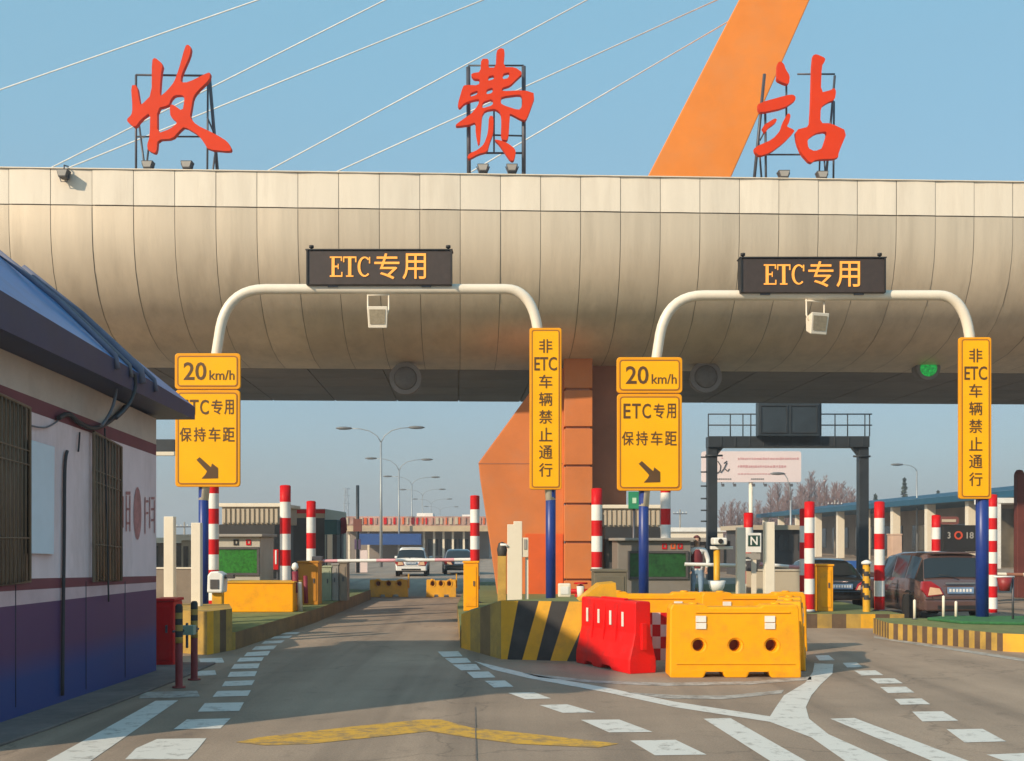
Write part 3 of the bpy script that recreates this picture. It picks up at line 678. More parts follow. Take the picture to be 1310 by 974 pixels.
# windows with grilles
M_grille = mat('grille', (.20, .14, .09), .6, .2, .2, 3)
def grille(x0, x1, yt0, yt1, yb0, yb1, nb):
    fr = MB(); xs = [x0+(x1-x0)*i/nb for i in range(nb+1)]
    f = lambda x, a, c: a+(c-a)*(x-x0)/(x1-x0)
    gl = MB(); gl.poly([W(x0, yt0, .01), W(x1, yt1, .01), W(x1, yb1, .01), W(x0, yb0, .01)], mat('window_brown', (.10, .075, .055), .25, 0, .3, 2)); 
    fr.tube([W(x0, yt0, .05), W(x1, yt1, .05), W(x1, yb1, .05), W(x0, yb0, .05), W(x0, yt0, .05)], .022, M_grille, 6, caps=False)
    w_ = fr.build('window', booth); gl.build('pane', w_)
    b_ = MB()
    for x in xs: b_.tube([W(x, f(x, yt0, yt1), .05), W(x, f(x, yb0, yb1), .05)], .010, M_grille, 5)
    for k in (.25, .33, .75): b_.tube([W(x0, yt0+(yb0-yt0)*k, .055), W(x1, yt1+(yb1-yt1)*k, .055)], .009, M_grille, 5)
    b_.build('grille', w_)
grille(-75, 38, 470, 522, 760, 744, 22); grille(120, 155, 553, 572, 744, 743, 9)
q = MB(); q.mesh([W(40, 563, .02), W(70, 572, .02), W(69, 709, .02), W(40, 708, .02), W(40, 563, .07), W(70, 572, .07), W(69, 709, .07), W(40, 708, .07)], [(0,1,2,3),(4,5,6,7),(0,1,5,4),(1,2,6,5),(2,3,7,6),(3,0,4,7)], mat('notice_board', (.56, .72, .82), .3, 0, .06, 2))
q.build('notice_board', booth)
q = MB(); M_fade = mat('faded_red', (.40, .17, .17), .6, 0, .3, 9)
def wquad(x0, x1, y0, y1): q.poly([W(x0, y0, .006), W(x1, y0, .006), W(x1, y1, .006), W(x0, y1, .006)], M_fade)
q.poly([W(176+5*math.cos(R(a)), 657+34*math.sin(R(a)), .006) for a in range(0, 360, 20)], M_fade)
for x0, x1, y0, y1 in ((157,158.4,635,675),(161,167,629,633),(161,162.4,634,680),(165.5,167,634,680),(161,167,650,653),(161,167,668,671),(185,186.4,636,683),(187,190,640,643),(187,190,655,658),(191,192.3,636,676),(193.5,198,636,639),(193.5,198,650,653),(193.5,198,664,667),(197,198.2,640,682)): wquad(x0, x1, y0, y1)
q.build('faded_emblem', wall)
for x, y in ((20, 905), (110, 882), (160, 867)):
    q = MB(); q.tube([W(x, 744, .002), W(x, y, .002)], .006, M_cab, 4); q.build('panel_joint', wall)
# cables on the wall and over the roof
def cable(pts, off, r, m, name='cable'):
    pp = [Vector(W(x, y, off)) for x, y in pts]; fine = []
    for i in range(len(pp)-1):
        p0, p1, p2, p3 = pp[max(i-1, 0)], pp[i], pp[i+1], pp[min(i+2, len(pp)-1)]
        for j in range(5):
            u = j/5; fine.append(.5*((2*p1)+(p2-p0)*u+(2*p0-5*p1+4*p2-p3)*u*u+(3*p1-p0-3*p2+p3)*u**3))
    fine.append(pp[-1]); c = MB(); c.tube(fine, r, m, 6); c.build(name, booth)
cable([(86, 577), (83, 600), (82, 700), (81, 778), (80, 890)], .03, .022, M_cab, 'conduit')
cable([(134, 548), (135, 600), (137, 680), (139, 770)], .06, .012, M_cab)
cable([(75, 535), (88, 530), (100, 540), (118, 548), (134, 543), (150, 531), (160, 520)], .05, .030, M_cab)
cable([(130, 545), (140, 530), (147, 510), (150, 480), (146, 465)], .30, .022, M_cabg)
cable([(40, 545), (58, 547), (72, 540), (82, 530)], .03, .01, M_cabg)
cable([(102, 553), (101, 570), (100, 578)], .03, .012, M_cab)
cable([(172, 478), (173, 495), (168, 512), (158, 526), (148, 535)], .47, .026, M_cab)
def roofcable(Ya, Yb, r, m, lift):
    a = Vector((EX(Ya)+.03, Ya, et(Ya)-.12)); a2 = Vector((EX(Ya), Ya, et(Ya)+r+.01)); k = (Yb-11.2)/5.4
    c = Vector(r0).lerp(Vector(r1), k)+Vector((0, 0, r))
    mid = a2.lerp(c, .5)+Vector((0, 0, lift)); q_ = MB(); q_.tube([a, a2, a2.lerp(mid, .5)+Vector((0, .03, .0)), mid, mid.lerp(c, .5)+Vector((0, -.03, .0)), c], r, m, 7); q_.build('cable', roof)
M_tarp = mat('tarp_strip', (.13, .14, .20), .7, 0, .2, 4)
for Ya, Yb, r, m in ((14.7, 14.8, .035, M_tarp), (15.2, 15.3, .025, M_cabg), (15.6, 15.5, .05, M_tarp), (16.15, 15.9, .03, M_tarp)): roofcable(Ya, Yb, r, m, .06)

# ------------------------------------------------------------------ red cabinet, banded bollards, white square posts
def cabinet(name, label, cat, x0, x1, yt, yb, Y, dep, m, group=None, zb=None, door=True, mdoor=None):
    z0 = PZ(yb, Y) if zb is None else zb; z1 = PZ(yt, Y); a, c = PX(x0, Y), PX(x1, Y)
    t = thing(name, label, cat, ((a+c)/2, Y+dep/2, z0), group)
    q = MB(); q.box(a, c, Y, Y+dep, z0, z1-.05, m); q.build('body', t, bevel=.015)
    q = MB(); q.box(a-.02, c+.02, Y-.02, Y+dep+.02, z1-.045, z1, m); q.build('lid', t, bevel=.01)
    if door:
        q = MB(); q.box(a+.05, c-.05, Y-.014, Y-.002, z0+.1, z1-.13, mdoor or m); d = q.build('door', t, bevel=.006)
        q = MB(); q.box(c-.12, c-.09, Y-.035, Y-.014, (z0+z1)/2, (z0+z1)/2+.12, M_steel); q.build('handle', d)
    return t
cabinet('control_cabinet', 'dark red cabinet standing against the end of the booth', 'cabinet', 197, 222, 766, 853, 18.4, .5, M_red, zb=0)
def bollard(x, yt, yb, label):
    X, Y = G(x, yb); h = PZ(yt, Y); t = thing('bollard', label, 'bollard', (X, Y, 0), 'banded bollards beside the red cabinet')
    M_mar = mat('bollard_maroon', (.22, .018, .018), .5, 0, .15, 4, dirt=(.06, .03, .02), damt=.5)
    q = MB(); q.lathe([(.09, 0), (.09, .02), (.05, .021), (.05, h*.55)], M_mar, 12, c=(X, Y, 0)); q.build('post', t)
    zs = [h*.55+(h*.45)*i/6 for i in range(7)]
    q = MB(); q.lathe([(.051, z) for z in zs], None, 12, c=(X, Y, 0), mats=[M_yeldark if i % 2 == 0 else M_kblack for i in range(6)])
    q.lathe([(.051, 0), (.035, .03), (.001, .035)], M_kblack, 12, c=(X, Y, h)); q.build('band', t)
bollard(229, 776, 880, 'maroon bollard with yellow and black bands, nearer of the pair by the red cabinet')
bollard(248.5, 772, 870, 'maroon bollard with yellow and black bands, farther of the pair by the red cabinet')
q = MB(); q.box(PX(228, 16.3), PX(250, 16.3), 16.2, 16.35, PZ(812, 16.3), PZ(800, 16.3), mat('mint_box', (.25, .36, .28), .5)); q.lathe([(.02, -.25), (.02, .1)], M_steel, 8, c=(PX(240, 16.3), 16.27, PZ(806, 16.3)))
q.tube([(PX(229, 16.3), 16.0, PZ(806, 16.3)), (PX(249, 16.3), 16.5, PZ(806, 16.3))], .02, M_steel, 6)
tag(q.build('lock_box', bevel=.01), 'small pale green lock box strapped between the two banded bollards', 'box')
def square_post(x, yt, Y, zb, wpx, label, group='cream square posts'):
    s = Y/FPX; X = PX(x, Y); zt = PZ(yt, Y); h = wpx*s/2
    t = thing('square_post', label, 'post', (X, Y, zb), group)
    q = MB(); q.box(X-h, X+h, Y-h, Y+h, zb, zt, M_cwhite); q.build('post', t, bevel=.01)
    q = MB(); q.box(X-h-.05, X+h+.05, Y-h-.05, Y+h+.05, zb, zb+.03, M_steel); q.build('base_plate', t)
square_post(217.5, 661, 22.2, 0, 12.5, 'cream square post behind the dark red cabinet')
square_post(252, 669, 22.0, 0, 12, 'cream square post behind the farther banded bollard')
square_post(947.5, 675, 27, HI, 11, 'cream square post left of the small parking sign box')
square_post(983.5, 668, 26.5, HI, 12.5, 'cream square post right of the small parking sign box')
# red-white crash poles
def pole(x, yt, Y, wpx, band, label, zb=HI, red=True, pad=True):
    s = Y/FPX; X = PX(x, Y); zt = PZ(yt, Y); r = wpx*s/2
    t = thing('striped_pole', label, 'pole', (X, Y, zb), 'red and white striped poles')
    zs = [zt]; 
    while zs[-1]-band*s > zb+.05: zs.append(zs[-1]-band*s)
    zs.append(zb)
    n = len(zs)-1
    q = MB(); q.lathe([(r, z) for z in zs], None, 16, c=(X, Y, 0), mats=[(M_red if (i % 2 == 0) == red else M_white) for i in range(n)])
    q.lathe([(r, 0), (r*.8, .02), (.001, .03)], M_red if red else M_white, 16, c=(X, Y, zt)); q.build('post', t)
    q = MB(); q.lathe([(r*1.5, 0), (r*1.5, .025)], M_steel, 12, c=(X, Y, zb)); q.build('base_plate', t)
    return t
pole(273, 612, 27.4, 14, 19.5, 'striped pole half hidden behind the ETC sign next to the booth')
pole(365, 622, 28.6, 14, 20.4, 'tallest striped pole rising behind the long yellow box')
pole(398, 642, 33, 12, 20, 'striped pole behind the ochre cabinet on the left island')
pole(607.5, 635, 31, 12, 17, 'striped pole behind the orange cabinet beside the pier wing')
pole(763.5, 626, 28, 14, 20, 'striped pole against the right side of the orange pier')
pole(851.5, 610, 31, 13, 20.5, 'striped pole below the fully visible ETC sign')
pole(1035.5, 643, 27, 13, 19.5, 'striped pole beside the orange cabinet, with another close behind')
pole(1029, 652, 28.2, 12, 21, 'striped pole half hidden behind another one by the orange cabinet')
pole(1125, 643, 27.6, 13, 20, 'striped pole between the black car and the brown car')
pole(1197.5, 660, 34, 11, 15, 'short striped pole seen over the roof of the brown car', 0)
pole(1269.5, 634, 26.5, 12, 14.5, 'striped pole just right of the rightmost blue post', HI)
pole(957.5, 657, 36, 12, 18, 'striped pole rising behind the small parking sign box')

# ------------------------------------------------------------------ left island furniture
def long_box():
    Y = 27.0; x0, x1, z0, z1 = PX(284, Y), PX(375, Y), PZ(785, Y), PZ(746, Y)
    t = thing('equipment_box', 'long bright yellow box with a cream end on the left island', 'box', ((x0+x1)/2, Y+.5, HI))
    q = MB(); q.box(x0, x1, Y, Y+1.0, HI, z1, M_yel); q.build('body', t, bevel=.02)
    q = MB(); q.box(x0-.025, x0-.004, Y+.03, Y+.97, HI+.03, z1-.03, M_cwhite); q.build('end_panel', t, bevel=.006)
    q = MB(); q.box(x0-.03, x1+.03, Y-.03, Y+1.03, z1+.002, z1+.03, M_yel2); q.build('lid', t, bevel=.008)
long_box()
# yellow nose blocks of the left island
def nose(pts, h, label, mats, name='crash_cushion', top=None):
    t = thing(name, label, 'barrier', (sum(p[0] for p in pts)/len(pts), sum(p[1] for p in pts)/len(pts), 0))
    q = MB(); q.poly([(x, y, h) for x, y in pts], top or M_yeldark)
    n = len(pts)
    for i in range(n):
        a, c = Vector(pts[i]), Vector(pts[(i+1) % n]); m = mats[i % len(mats)]
        k = len(m)
        for j in range(k):
            p, r = a.lerp(c, j/k), a.lerp(c, (j+1)/k)
            q.poly([(p.x, p.y, 0), (r.x, r.y, 0), (r.x, r.y, h), (p.x, p.y, h)], m[j])
    q.build('block', t, merge=False)
    return t
A = lambda x, y: G(x, y)
nose([A(265, 838), A(297, 832), (-5.45, 22.6), (-6.5, 22.8), (-6.1, 20.8)], .75, 'worn yellow concrete nose at the head of the left island', [[M_yel2, M_yeldark, M_kdark, M_yeldark], [M_yel2], [M_yeldark], [M_yeldark], [M_yeldark]])
# ticket reader head on a yellow stand
X, Y = PX(279, 23.6), 23.6
t = thing('card_reader', 'white card reader head on a yellow stand on the left island', 'card reader', (X, Y, HI))
q = MB(); q.box(X-.1, X+.1, Y-.1, Y+.1, HI, PZ(757, Y), M_yel2); q.box(X-.2, X+.2, Y-.15, Y+.15, HI, HI+.12, M_yel2); q.build('stand', t, bevel=.01)
q = MB(); q.prism([(X-.17, PZ(758, Y)), (X+.14, PZ(758, Y)), (X+.16, PZ(735, Y)), (X+.05, PZ(731, Y)), (X-.1, PZ(731, Y)), (X-.16, PZ(736, Y))], Y-.22, Y+.18, M_white); h = q.build('head', t, bevel=.03)
q = MB(); q.box(X-.10, X+.07, Y-.235, Y-.224, PZ(753, Y), PZ(741, Y), M_dgrey); q.build('screen', h)
q = MB(); q.box(X+.17, X+.34, Y-.15, Y+.02, PZ(740, Y), PZ(735, Y), M_dgrey); q.build('hood', h)
cabinet('barrier_machine', 'ochre yellow barrier machine on the left island kerb', 'barrier gate', 381, 407, 718, 777, 30, .6, M_yeldark if False else mat('ochre', (.50, .20, .012), .5, 0, .1, 2, dirt=(.3, .14, .03), damt=.4), zb=HI)
cabinet('barrier_machine', 'bright orange barrier machine beside the pier, left lane side', 'barrier gate', 593, 612, 718, 778, 27.5, .35, M_yel, zb=HI)
cabinet('barrier_machine', 'bright orange barrier machine beside the doubled striped poles', 'barrier gate', 1046, 1066, 722, 786, 27.3, .45, M_yel, zb=HI)
# small guide post, red and white, leaning by the long box
X, Y = PX(384, 27.4), 27.4
t = thing('guide_post', 'short maroon and white guide post between yellow box and ochre machine', 'post', (X, Y, HI))
q = MB(); q.tube([(X, Y, HI), (X-.02, Y, 1.0)], .06, M_cwhite, 10); q.build('post', t)
q = MB(); q.tube([(X-.1, Y, .75), (X-.12, Y, 1.25)], .075, mat('maroon_sleeve', (.2, .012, .03), .6), 10); q.tube([(X+.14, Y, .5), (X+.12, Y, 1.15)], .05, MATS['maroon_sleeve'], 10); q.build('sleeve', t)
q = MB(); q.lathe([(.001, .12), (.06, .09), (.085, 0), (.05, -.06), (.001, -.07)], M_white, 12, c=(X-.12, Y, 1.34)); q.build('cap', t)
for x0, x1, yt, lab, m in ((411, 424, 724, 'pale green upright locker on the left island, nearest the ochre machine', mat('pale_green', (.33, .36, .24), .7, 0, .15, 3)), (425, 433, 721, 'light grey slim locker on the left island', M_grey), (434, 444, 719, 'brown grey locker with narrow door on the left island, farthest along', mat('taupe', (.25, .20, .15), .7, 0, .15, 3))):
    cabinet('locker', lab, 'locker', x0, x1, yt, 769, 32, .5, m, 'lockers on the left island', zb=HI)

# kiosks with green screens
def kiosk(x0, x1, yt, ys0, ys1, yb, xs0, xs1, Y, label, m, marks_, sm=M_scr):
    a, c = PX(x0, Y), PX(x1, Y); t = thing('pay_kiosk', label, 'kiosk', ((a+c)/2, Y+.8, HI), 'grey kiosks with green screens')
    q = MB(); q.box(a, c, Y, Y+1.6, HI, PZ(yt, Y), m); q.build('body', t, bevel=.02)
    q = MB(); q.box(PX(xs0, Y), PX(xs1, Y), Y-.02, Y-.004, PZ(ys1, Y), PZ(ys0, Y), sm); s_ = q.build('screen', t)
    q = MB(); o = [(PX(xs0, Y), PZ(ys1, Y)), (PX(xs1, Y), PZ(ys1, Y)), (PX(xs1, Y), PZ(ys0, Y)), (PX(xs0, Y), PZ(ys0, Y))]
    cx, cz = (o[0][0]+o[2][0])/2, (o[0][1]+o[2][1])/2
    ring(q, [(x+(.06 if x > cx else -.06), z+(.06 if z > cz else -.06)) for x, z in o], [(x+(.003 if x > cx else -.003), z+(.003 if z > cz else -.003)) for x, z in o], Y-.05, Y-.003, M_dgrey); q.build('frame', s_)
    q = MB()
    for x, m_ in marks_:
        X = PX(x, Y); z = PZ((yt+ys0)/2-1, Y); w_ = .06; ring(q, [(X-w_, z-.07), (X+w_, z-.07), (X+w_, z+.07), (X-w_, z+.07)], [(X-w_*.5, z-.03), (X+w_*.5, z-.03), (X+w_*.5, z+.04), (X-w_*.5, z+.04)], Y-.02, Y-.004, m_)
    q.build('emblem', t)
    q = MB(); q.box(a-.08, c+.08, Y-.15, Y+1.7, PZ(yt, Y)+.003, PZ(yt, Y)+.07, M_grey); q.build('roof', t, bevel=.01)
kiosk(265, 333, 687, 703, 733, 745, 268, 329, 29, 'grey kiosk with a bright green screen behind the long yellow box', mat('kiosk_light', (.46, .43, .36), .6, 0, .1, 2, dirt=DUST, damt=.3), [(302, M_black), (318, M_red)])
kiosk(790, 884, 692, 708, 738, 757, 806, 877, 29, 'dark grey kiosk with a dull green screen behind the second blue post', mat('kiosk_dark', (.20, .18, .16), .6, 0, .1, 2, dirt=DUST, damt=.3), [(850, M_red), (861, M_redor), (870, M_red)], mat('dull_screen', (.012, .07, .014), .4, 0, .5, 10, emit=.02))
# booths behind the kiosks: pale upper storey, black awning
def lane_booth(x0, x1, yr, yw, ya, Y, label, xa0, xa1, xw1):
    a, c = PX(x0, Y), PX(x1, Y); t = thing('lane_booth', label, 'booth', ((a+c)/2, Y+1.5, 0), 'small booths with black awnings')
    q = MB(); q.box(a, c, Y, Y+3, PZ(yw, Y), PZ(yr, Y), M_beige)
    q.build('upper_wall', t, bevel=.02)
    q = MB()
    n = 12
    for i in range(n): q.box(a+(c-a)*(i+.2)/n, a+(c-a)*(i+.75)/n, Y-.05, Y-.004, PZ(yw, Y)+.05, PZ(yr, Y)-.05, M_beige)
    q.build('corrugation', t)
    q = MB(); q.mesh([(PX(xa0, Y), Y-1.0, PZ(ya, Y)), (PX(xa1, Y), Y-1.0, PZ(ya, Y)), (PX(xa1, Y), Y-.9, PZ(yw, Y)-.03), (PX(xa0, Y), Y-.9, PZ(yw, Y)-.03), (PX(xa0, Y), Y-.06, PZ(ya, Y)), (PX(xa1, Y), Y-.06, PZ(ya, Y)), (PX(xa1, Y), Y-.06, PZ(yw, Y)), (PX(xa0, Y), Y-.06, PZ(yw, Y))], [(0,1,2,3),(4,5,6,7),(0,1,5,4),(2,3,7,6),(0,3,7,4),(1,2,6,5)], M_black); q.build('awning', t)
    q = MB(); q.box(a+.1, c-.1, Y+.1, Y+2.9, HI, PZ(yw, Y)-.005, M_dgrey); w_ = q.build('lower_wall', t)
    q = MB(); q.box(a+.2, PX(xw1, Y), Y+.08, Y+.095, 1.3, PZ(ya, Y)+.1, M_glass); q.build('window', t)
    q = MB(); q.box(a-.1, c+.1, Y-.1, Y+3.1, PZ(yr, Y)+.003, PZ(yr, Y)+.12, M_cwhite); q.build('roof', t, bevel=.02)
lane_booth(284, 357, 649, 671, 704, 36, 'beige corrugated lane booth behind the bright green screen kiosk', 284, 359, 330)
lane_booth(771, 845, 651, 674, 690, 36, 'beige lane booth with black awning seen behind the second blue post', 771, 840, 800)
q = MB(); Yb = 33.5
q.box(PX(335, Yb), PX(356, Yb), Yb, Yb+.08, PZ(729, Yb), PZ(703, Yb), M_red); q.box(PX(352, Yb), PX(354, Yb), Yb-.02, Yb-.003, PZ(722, Yb), PZ(704, Yb), M_white)
for x in (337, 354): q.box(PX(x-1, Yb), PX(x+1, Yb), Yb+.085, Yb+.14, HI, PZ(703, Yb), M_steel)
tag(q.build('information_sign', bevel=.01), 'red notice panel on legs right of the bright green screen', 'sign')

# ------------------------------------------------------------------ centre island nose and furniture
A1, A2 = G(641, 843.5), (1.55, 19.05); H1 = .98
nz_pts = [A1, A2, (1.7, 21.2), (-.78, 22.4), G(590, 829)]
t = thing('crash_block', 'concrete island nose with slanted black and yellow stripes left of the red barrier', 'barrier', (.3, 20.3, 0))
q = MB(); Yf = A1[1]
tops = [640, 663, 689, 705, 727, 757, 790]; bots = [640, 649, 668, 686, 703.5, 724, 755]
cs = [M_yel2, M_kblack, M_yel2, M_kblack, M_yel2, M_kblack]
fy = lambda X: A1[1]+(A2[1]-A1[1])*(X-A1[0])/(A2[0]-A1[0])
for i in range(6):
    z = lambda k: H1
    pts = [(PX(bots[i], Yf), 0), (PX(bots[i+1], Yf), 0), (PX(tops[i+1], Yf), H1), (PX(tops[i], Yf), H1)]
    if i == 0: pts[0] = (A1[0], 0); pts[3] = (A1[0], H1)
    if i == 5: pts[1] = (A2[0], 0); pts[2] = (A2[0], H1)
    q.poly([(x, fy(x), zz) for x, zz in pts], cs[i])
HZ = [H1, H1, H1, .66, .62]
q.poly([(x, y, h_) for (x, y), h_ in zip(nz_pts, HZ)][:3]+[(nz_pts[3][0], nz_pts[3][1], HZ[3])], M_oldgreen); q.poly([(nz_pts[k][0], nz_pts[k][1], HZ[k]) for k in (0, 3, 4)], M_oldgreen)
for i in range(1, 5):
    a, c = Vector(nz_pts[i]), Vector(nz_pts[(i+1) % 5])
    ms_ = [M_yel2, M_yeldark, MATS['kerb_ochre_shade'], M_yeldark] if i == 4 else [M_yeldark]; ha, hb = HZ[i], HZ[(i+1) % 5]
    for j in range(len(ms_)):
        p, r = a.lerp(c, j/len(ms_)), a.lerp(c, (j+1)/len(ms_)); f0, f1 = j/len(ms_), (j+1)/len(ms_); q.poly([(p.x, p.y, 0), (r.x, r.y, 0), (r.x, r.y, ha+(hb-ha)*f1), (p.x, p.y, ha+(hb-ha)*f0)], ms_[j])
q.build('block', t, merge=False)
q = MB(); q.prism([(PX(741, 19.3), H1+.002), (PX(790, 19.3), H1+.002), (PX(788, 19.3), PZ(746, 19.3)), (PX(768, 19.3), PZ(748, 19.3))], 19.35, 20.2, M_yel2); q.build('raised_end', t)
# cream housing with a box on its side
Y = 26.5; t = thing('antenna_post', 'cream stepped post with a small side box in front of the pier', 'post', (PX(659, Y), Y, HI))
q = MB(); q.prism([(PX(649, Y), HI), (PX(668, Y), HI), (PX(668, Y), PZ(667, Y)), (PX(657, Y), PZ(667, Y)), (PX(657, Y), PZ(671, Y)), (PX(649, Y), PZ(671, Y))], Y, Y+.4, M_cwhite); q.build('post', t, bevel=.01)
q = MB(); q.box(PX(668.3, Y), PX(676, Y), Y+.02, Y+.3, PZ(713, Y), PZ(688, Y), M_cwhite); q.box(PX(670, Y), PX(674, Y), Y+.002, Y+.018, PZ(703, Y), PZ(690, Y), M_grey); q.build('side_box', t, bevel=.008)
q = MB(); q.box(PX(672, Y), PX(676, Y), Y+.1, Y+.2, HI, PZ(713.4, Y), M_cwhite); q.build('conduit', t)
q = MB(); q.tube([P(640, 697, Y), P(647, 697, Y), P(650, 700, Y)], .03, M_white, 6); q.build('arm', t)
q = MB(); X = PX(642, Y); q.box(X-.1, X+.1, Y+.5, Y+.8, HI, PZ(712, Y), M_yeldark); q.lathe([(.1, 0), (.12, .15), (.08, .3), (.001, .33)], M_kblack, 10, c=(X, Y+.65, PZ(712, Y))); tag(q.build('sensor_stand', bevel=.01), 'worn yellow stand with a black head left of the cream stepped post', 'sensor')
# pots and fire hydrant
Y = 22.5; X = PX(743, Y)
t = thing('fire_hydrant', 'small red hydrant valve behind the striped nose', 'hydrant', (X, Y, HI))
q = MB(); q.lathe([(.09, 0), (.09, .55), (.12, .56), (.12, .62), (.07, .64), (.07, .78), (.001, .82)], M_red, 12, c=(X, Y, HI)); q.build('body', t)
q = MB(); q.tube([(X-.28, Y, HI+.68), (X+.28, Y, HI+.68)], .05, M_red, 10); q.build('outlet', t)
q = MB(); q.lathe([(.13, 0), (.13, .03)], M_red, 10, c=(X, Y, HI+.82)); q.build('handwheel', t)
Y = 20.2; X = PX(742.5, Y); t = thing('bucket', 'small white bucket standing on the striped nose', 'bucket', (X, Y, H1))
q = MB(); q.lathe([(.05, 0), (.065, .21), (.058, .21), (.045, .02), (.001, .02)], M_white, 14, c=(X, Y, H1)); q.build('body', t); q = MB(); q.tube([(X-.06, Y, H1+.2), (X-.03, Y-.02, H1+.25), (X+.03, Y-.02, H1+.25), (X+.06, Y, H1+.2)], .004, M_steel, 5); q.build('handle', t)
Y = 20.6; X = PX(723, Y); t = thing('junction_box', 'pale junction box beside the white bucket on the striped nose', 'box', (X, Y, H1))
q = MB(); q.box(X-.12, X+.1, Y, Y+.2, H1, H1+.24, M_cwhite); q.build('body', t, bevel=.02); q = MB(); q.box(X-.08, X+.06, Y-.012, Y-.002, H1+.05, H1+.19, M_white); q.build('cover', t)
cabinet('generator_box', 'olive grey metal box behind the red barrier', 'box', 760, 802, 729, 790, 22.7, .8, mat('olive_grey', (.14, .125, .085), .6, 0, .15, 3, dirt=(.2, .16, .1), damt=.5), zb=HI)
# small green sign hung by the pier
Y = 33; q = MB(); t = thing('direction_sign', 'small green direction sign below the fully visible ETC sign', 'sign', P(811, 640, Y))
q.box(PX(804, Y), PX(818, Y), Y, Y+.06, PZ(651, Y), PZ(629, Y), mat('sign_green', (.02, .25, .12), .5)); q.build('panel', t, bevel=.005)
q = MB(); q.box(PX(809, Y), PX(814, Y), Y-.012, Y-.002, PZ(644, Y), PZ(637, Y), mat('sign_mark', (.5, .7, .5), .5)); q.build('emblem', t)
q = MB(); q.tube([P(811, 651, Y+.1), (PX(811, Y), Y+.1, HI)], .04, M_steel, 8); q.build('post', t)

# ------------------------------------------------------------------ water-filled barriers
mat('hole_shade', (.22, .05, .01), .8)
def water_barrier(label, loc, rz, m, L=1.9, H=1.05, D=.52, holes=True, group='yellow water barriers', src=None, stickers=True):
    if src: return dup(src, loc, label, rz)
    t = thing('water_barrier', label, 'barrier', loc, group, rz)
    # front outline with two fork slots; trough in top
    hl = L/2
    def outline(e):
        return [(-hl, .0), (-hl*.48, 0), (-hl*.44, .085), (-hl*.20, .085), (-hl*.16, 0), (hl*.18, 0), (hl*.22, .085), (hl*.50, .085), (hl*.54, 0), (hl, 0), (hl, .05), (hl*.985, H*.94), (hl*.95, H), (hl*.44, H), (hl*.40, H-.035), (-hl*.40, H-.035), (-hl*.44, H), (-hl*.95, H), (-hl*.985, H*.94), (-hl, .05)]
    circ = lambda cx, cz, r, k=14: [(cx+r*math.cos(2*math.pi*i/k), cz+r*math.sin(2*math.pi*i/k)) for i in range(k)]
    loops = [outline(0)]
    hs = [(-hl*.555, .46), (0, .46), (hl*.555, .46)]
    if holes: loops += [circ(x, z, .085) for x, z in hs]
    vs, fs = curve_fill(loops, D/2)
    q = MB()
    # lean the faces: thicker at the base
    def sh(v):
        k = 1.0-.28*max(0, min(1, (v[1]-.1)/(H-.1)))
        return (v[0], v[2]*k, v[1])
    q.mesh([sh(v) for v in vs], fs, m); q.build('shell', t, local=True, bevel=.022)
    if holes:
        for x, z in hs:
            q = MB(); q.lathe([(.118, -D*.44-.012), (.088, -D*.37), (.084, 0), (.088, D*.37)], m, 16, axis='y', c=(x, 0, z), caps=False); q.lathe([(.083, .02), (.001, .021)], MATS['hole_shade'], 16, axis='y', c=(x, 0, z), caps=False); q.build('hole_collar', t, local=True)  # collar plus an added dark disc, the hole's inner shade as colour
    if stickers:
        for x in (-.98*hl*.53, hl*.53):
            k = 1.0-.28*((.80-.1)/(H-.1)); q = MB()
            for zc, hh in ((.845, .045), (.745, .045)):
                y_ = -D/2*(1.0-.28*((zc-.1)/(H-.1)))
                q.box(x-.075, x+.075, y_-.022, y_-.012, zc-hh, zc+hh, mat('reflector_white', (.78, .74, .66), .35))
            q.build('reflector', t, local=True)
    q = MB(); q.lathe([(.07, 0), (.07, .03), (.03, .035)], m, 12, c=(-hl*.6, 0, H-.01)); q.lathe([(.07, 0), (.07, .03), (.03, .035)], m, 12, c=(hl*.66, 0, H-.01)); q.build('filler_cap', t, local=True)
    k_ = lambda z: D/2*(1.0-.28*(z-.1)/(H-.1))
    if stickers:
        q = MB(); q.box(-hl*.60, hl*.84, -k_(.905*H)-.022, -k_(.905*H)-.002, .885*H, .905*H, m); q.build('mould_rib', t, local=True, bevel=.006)
        q = MB(); q.box(-hl*.9, hl*.9, -k_(.2)-.014, -k_(.2)-.0, .19, .205, m); q.build('mould_rib', t, local=True, bevel=.004)
    q = MB(); q.box(hl*.99, hl+.05, -.05, .05, .3, .8, m); q.build('coupling', t, local=True, bevel=.01)
    return t
wb = water_barrier('large yellow water barrier facing the road, three round holes in front', (PX(941, 16.95), 17.2, 0), R(-.5), M_yel)
water_barrier('', (1.0, 1, 1), 0, M_yel, src=wb) if False else None
water_barrier('yellow water barrier standing behind the large one, its top seen over it', (PX(964, 20.9), 21.1, 0), R(3), M_yel, src=wb)
water_barrier('yellow water barrier behind the red one, between pier box and checkered panel', (PX(833, 20.9), 21.2, 0), R(-3), M_yel, src=wb)
water_barrier('yellow water barrier set end-on at the right of the ring, behind its corner', (PX(1018, 18.3), 18.75, 0), R(76), M_yel, src=wb)
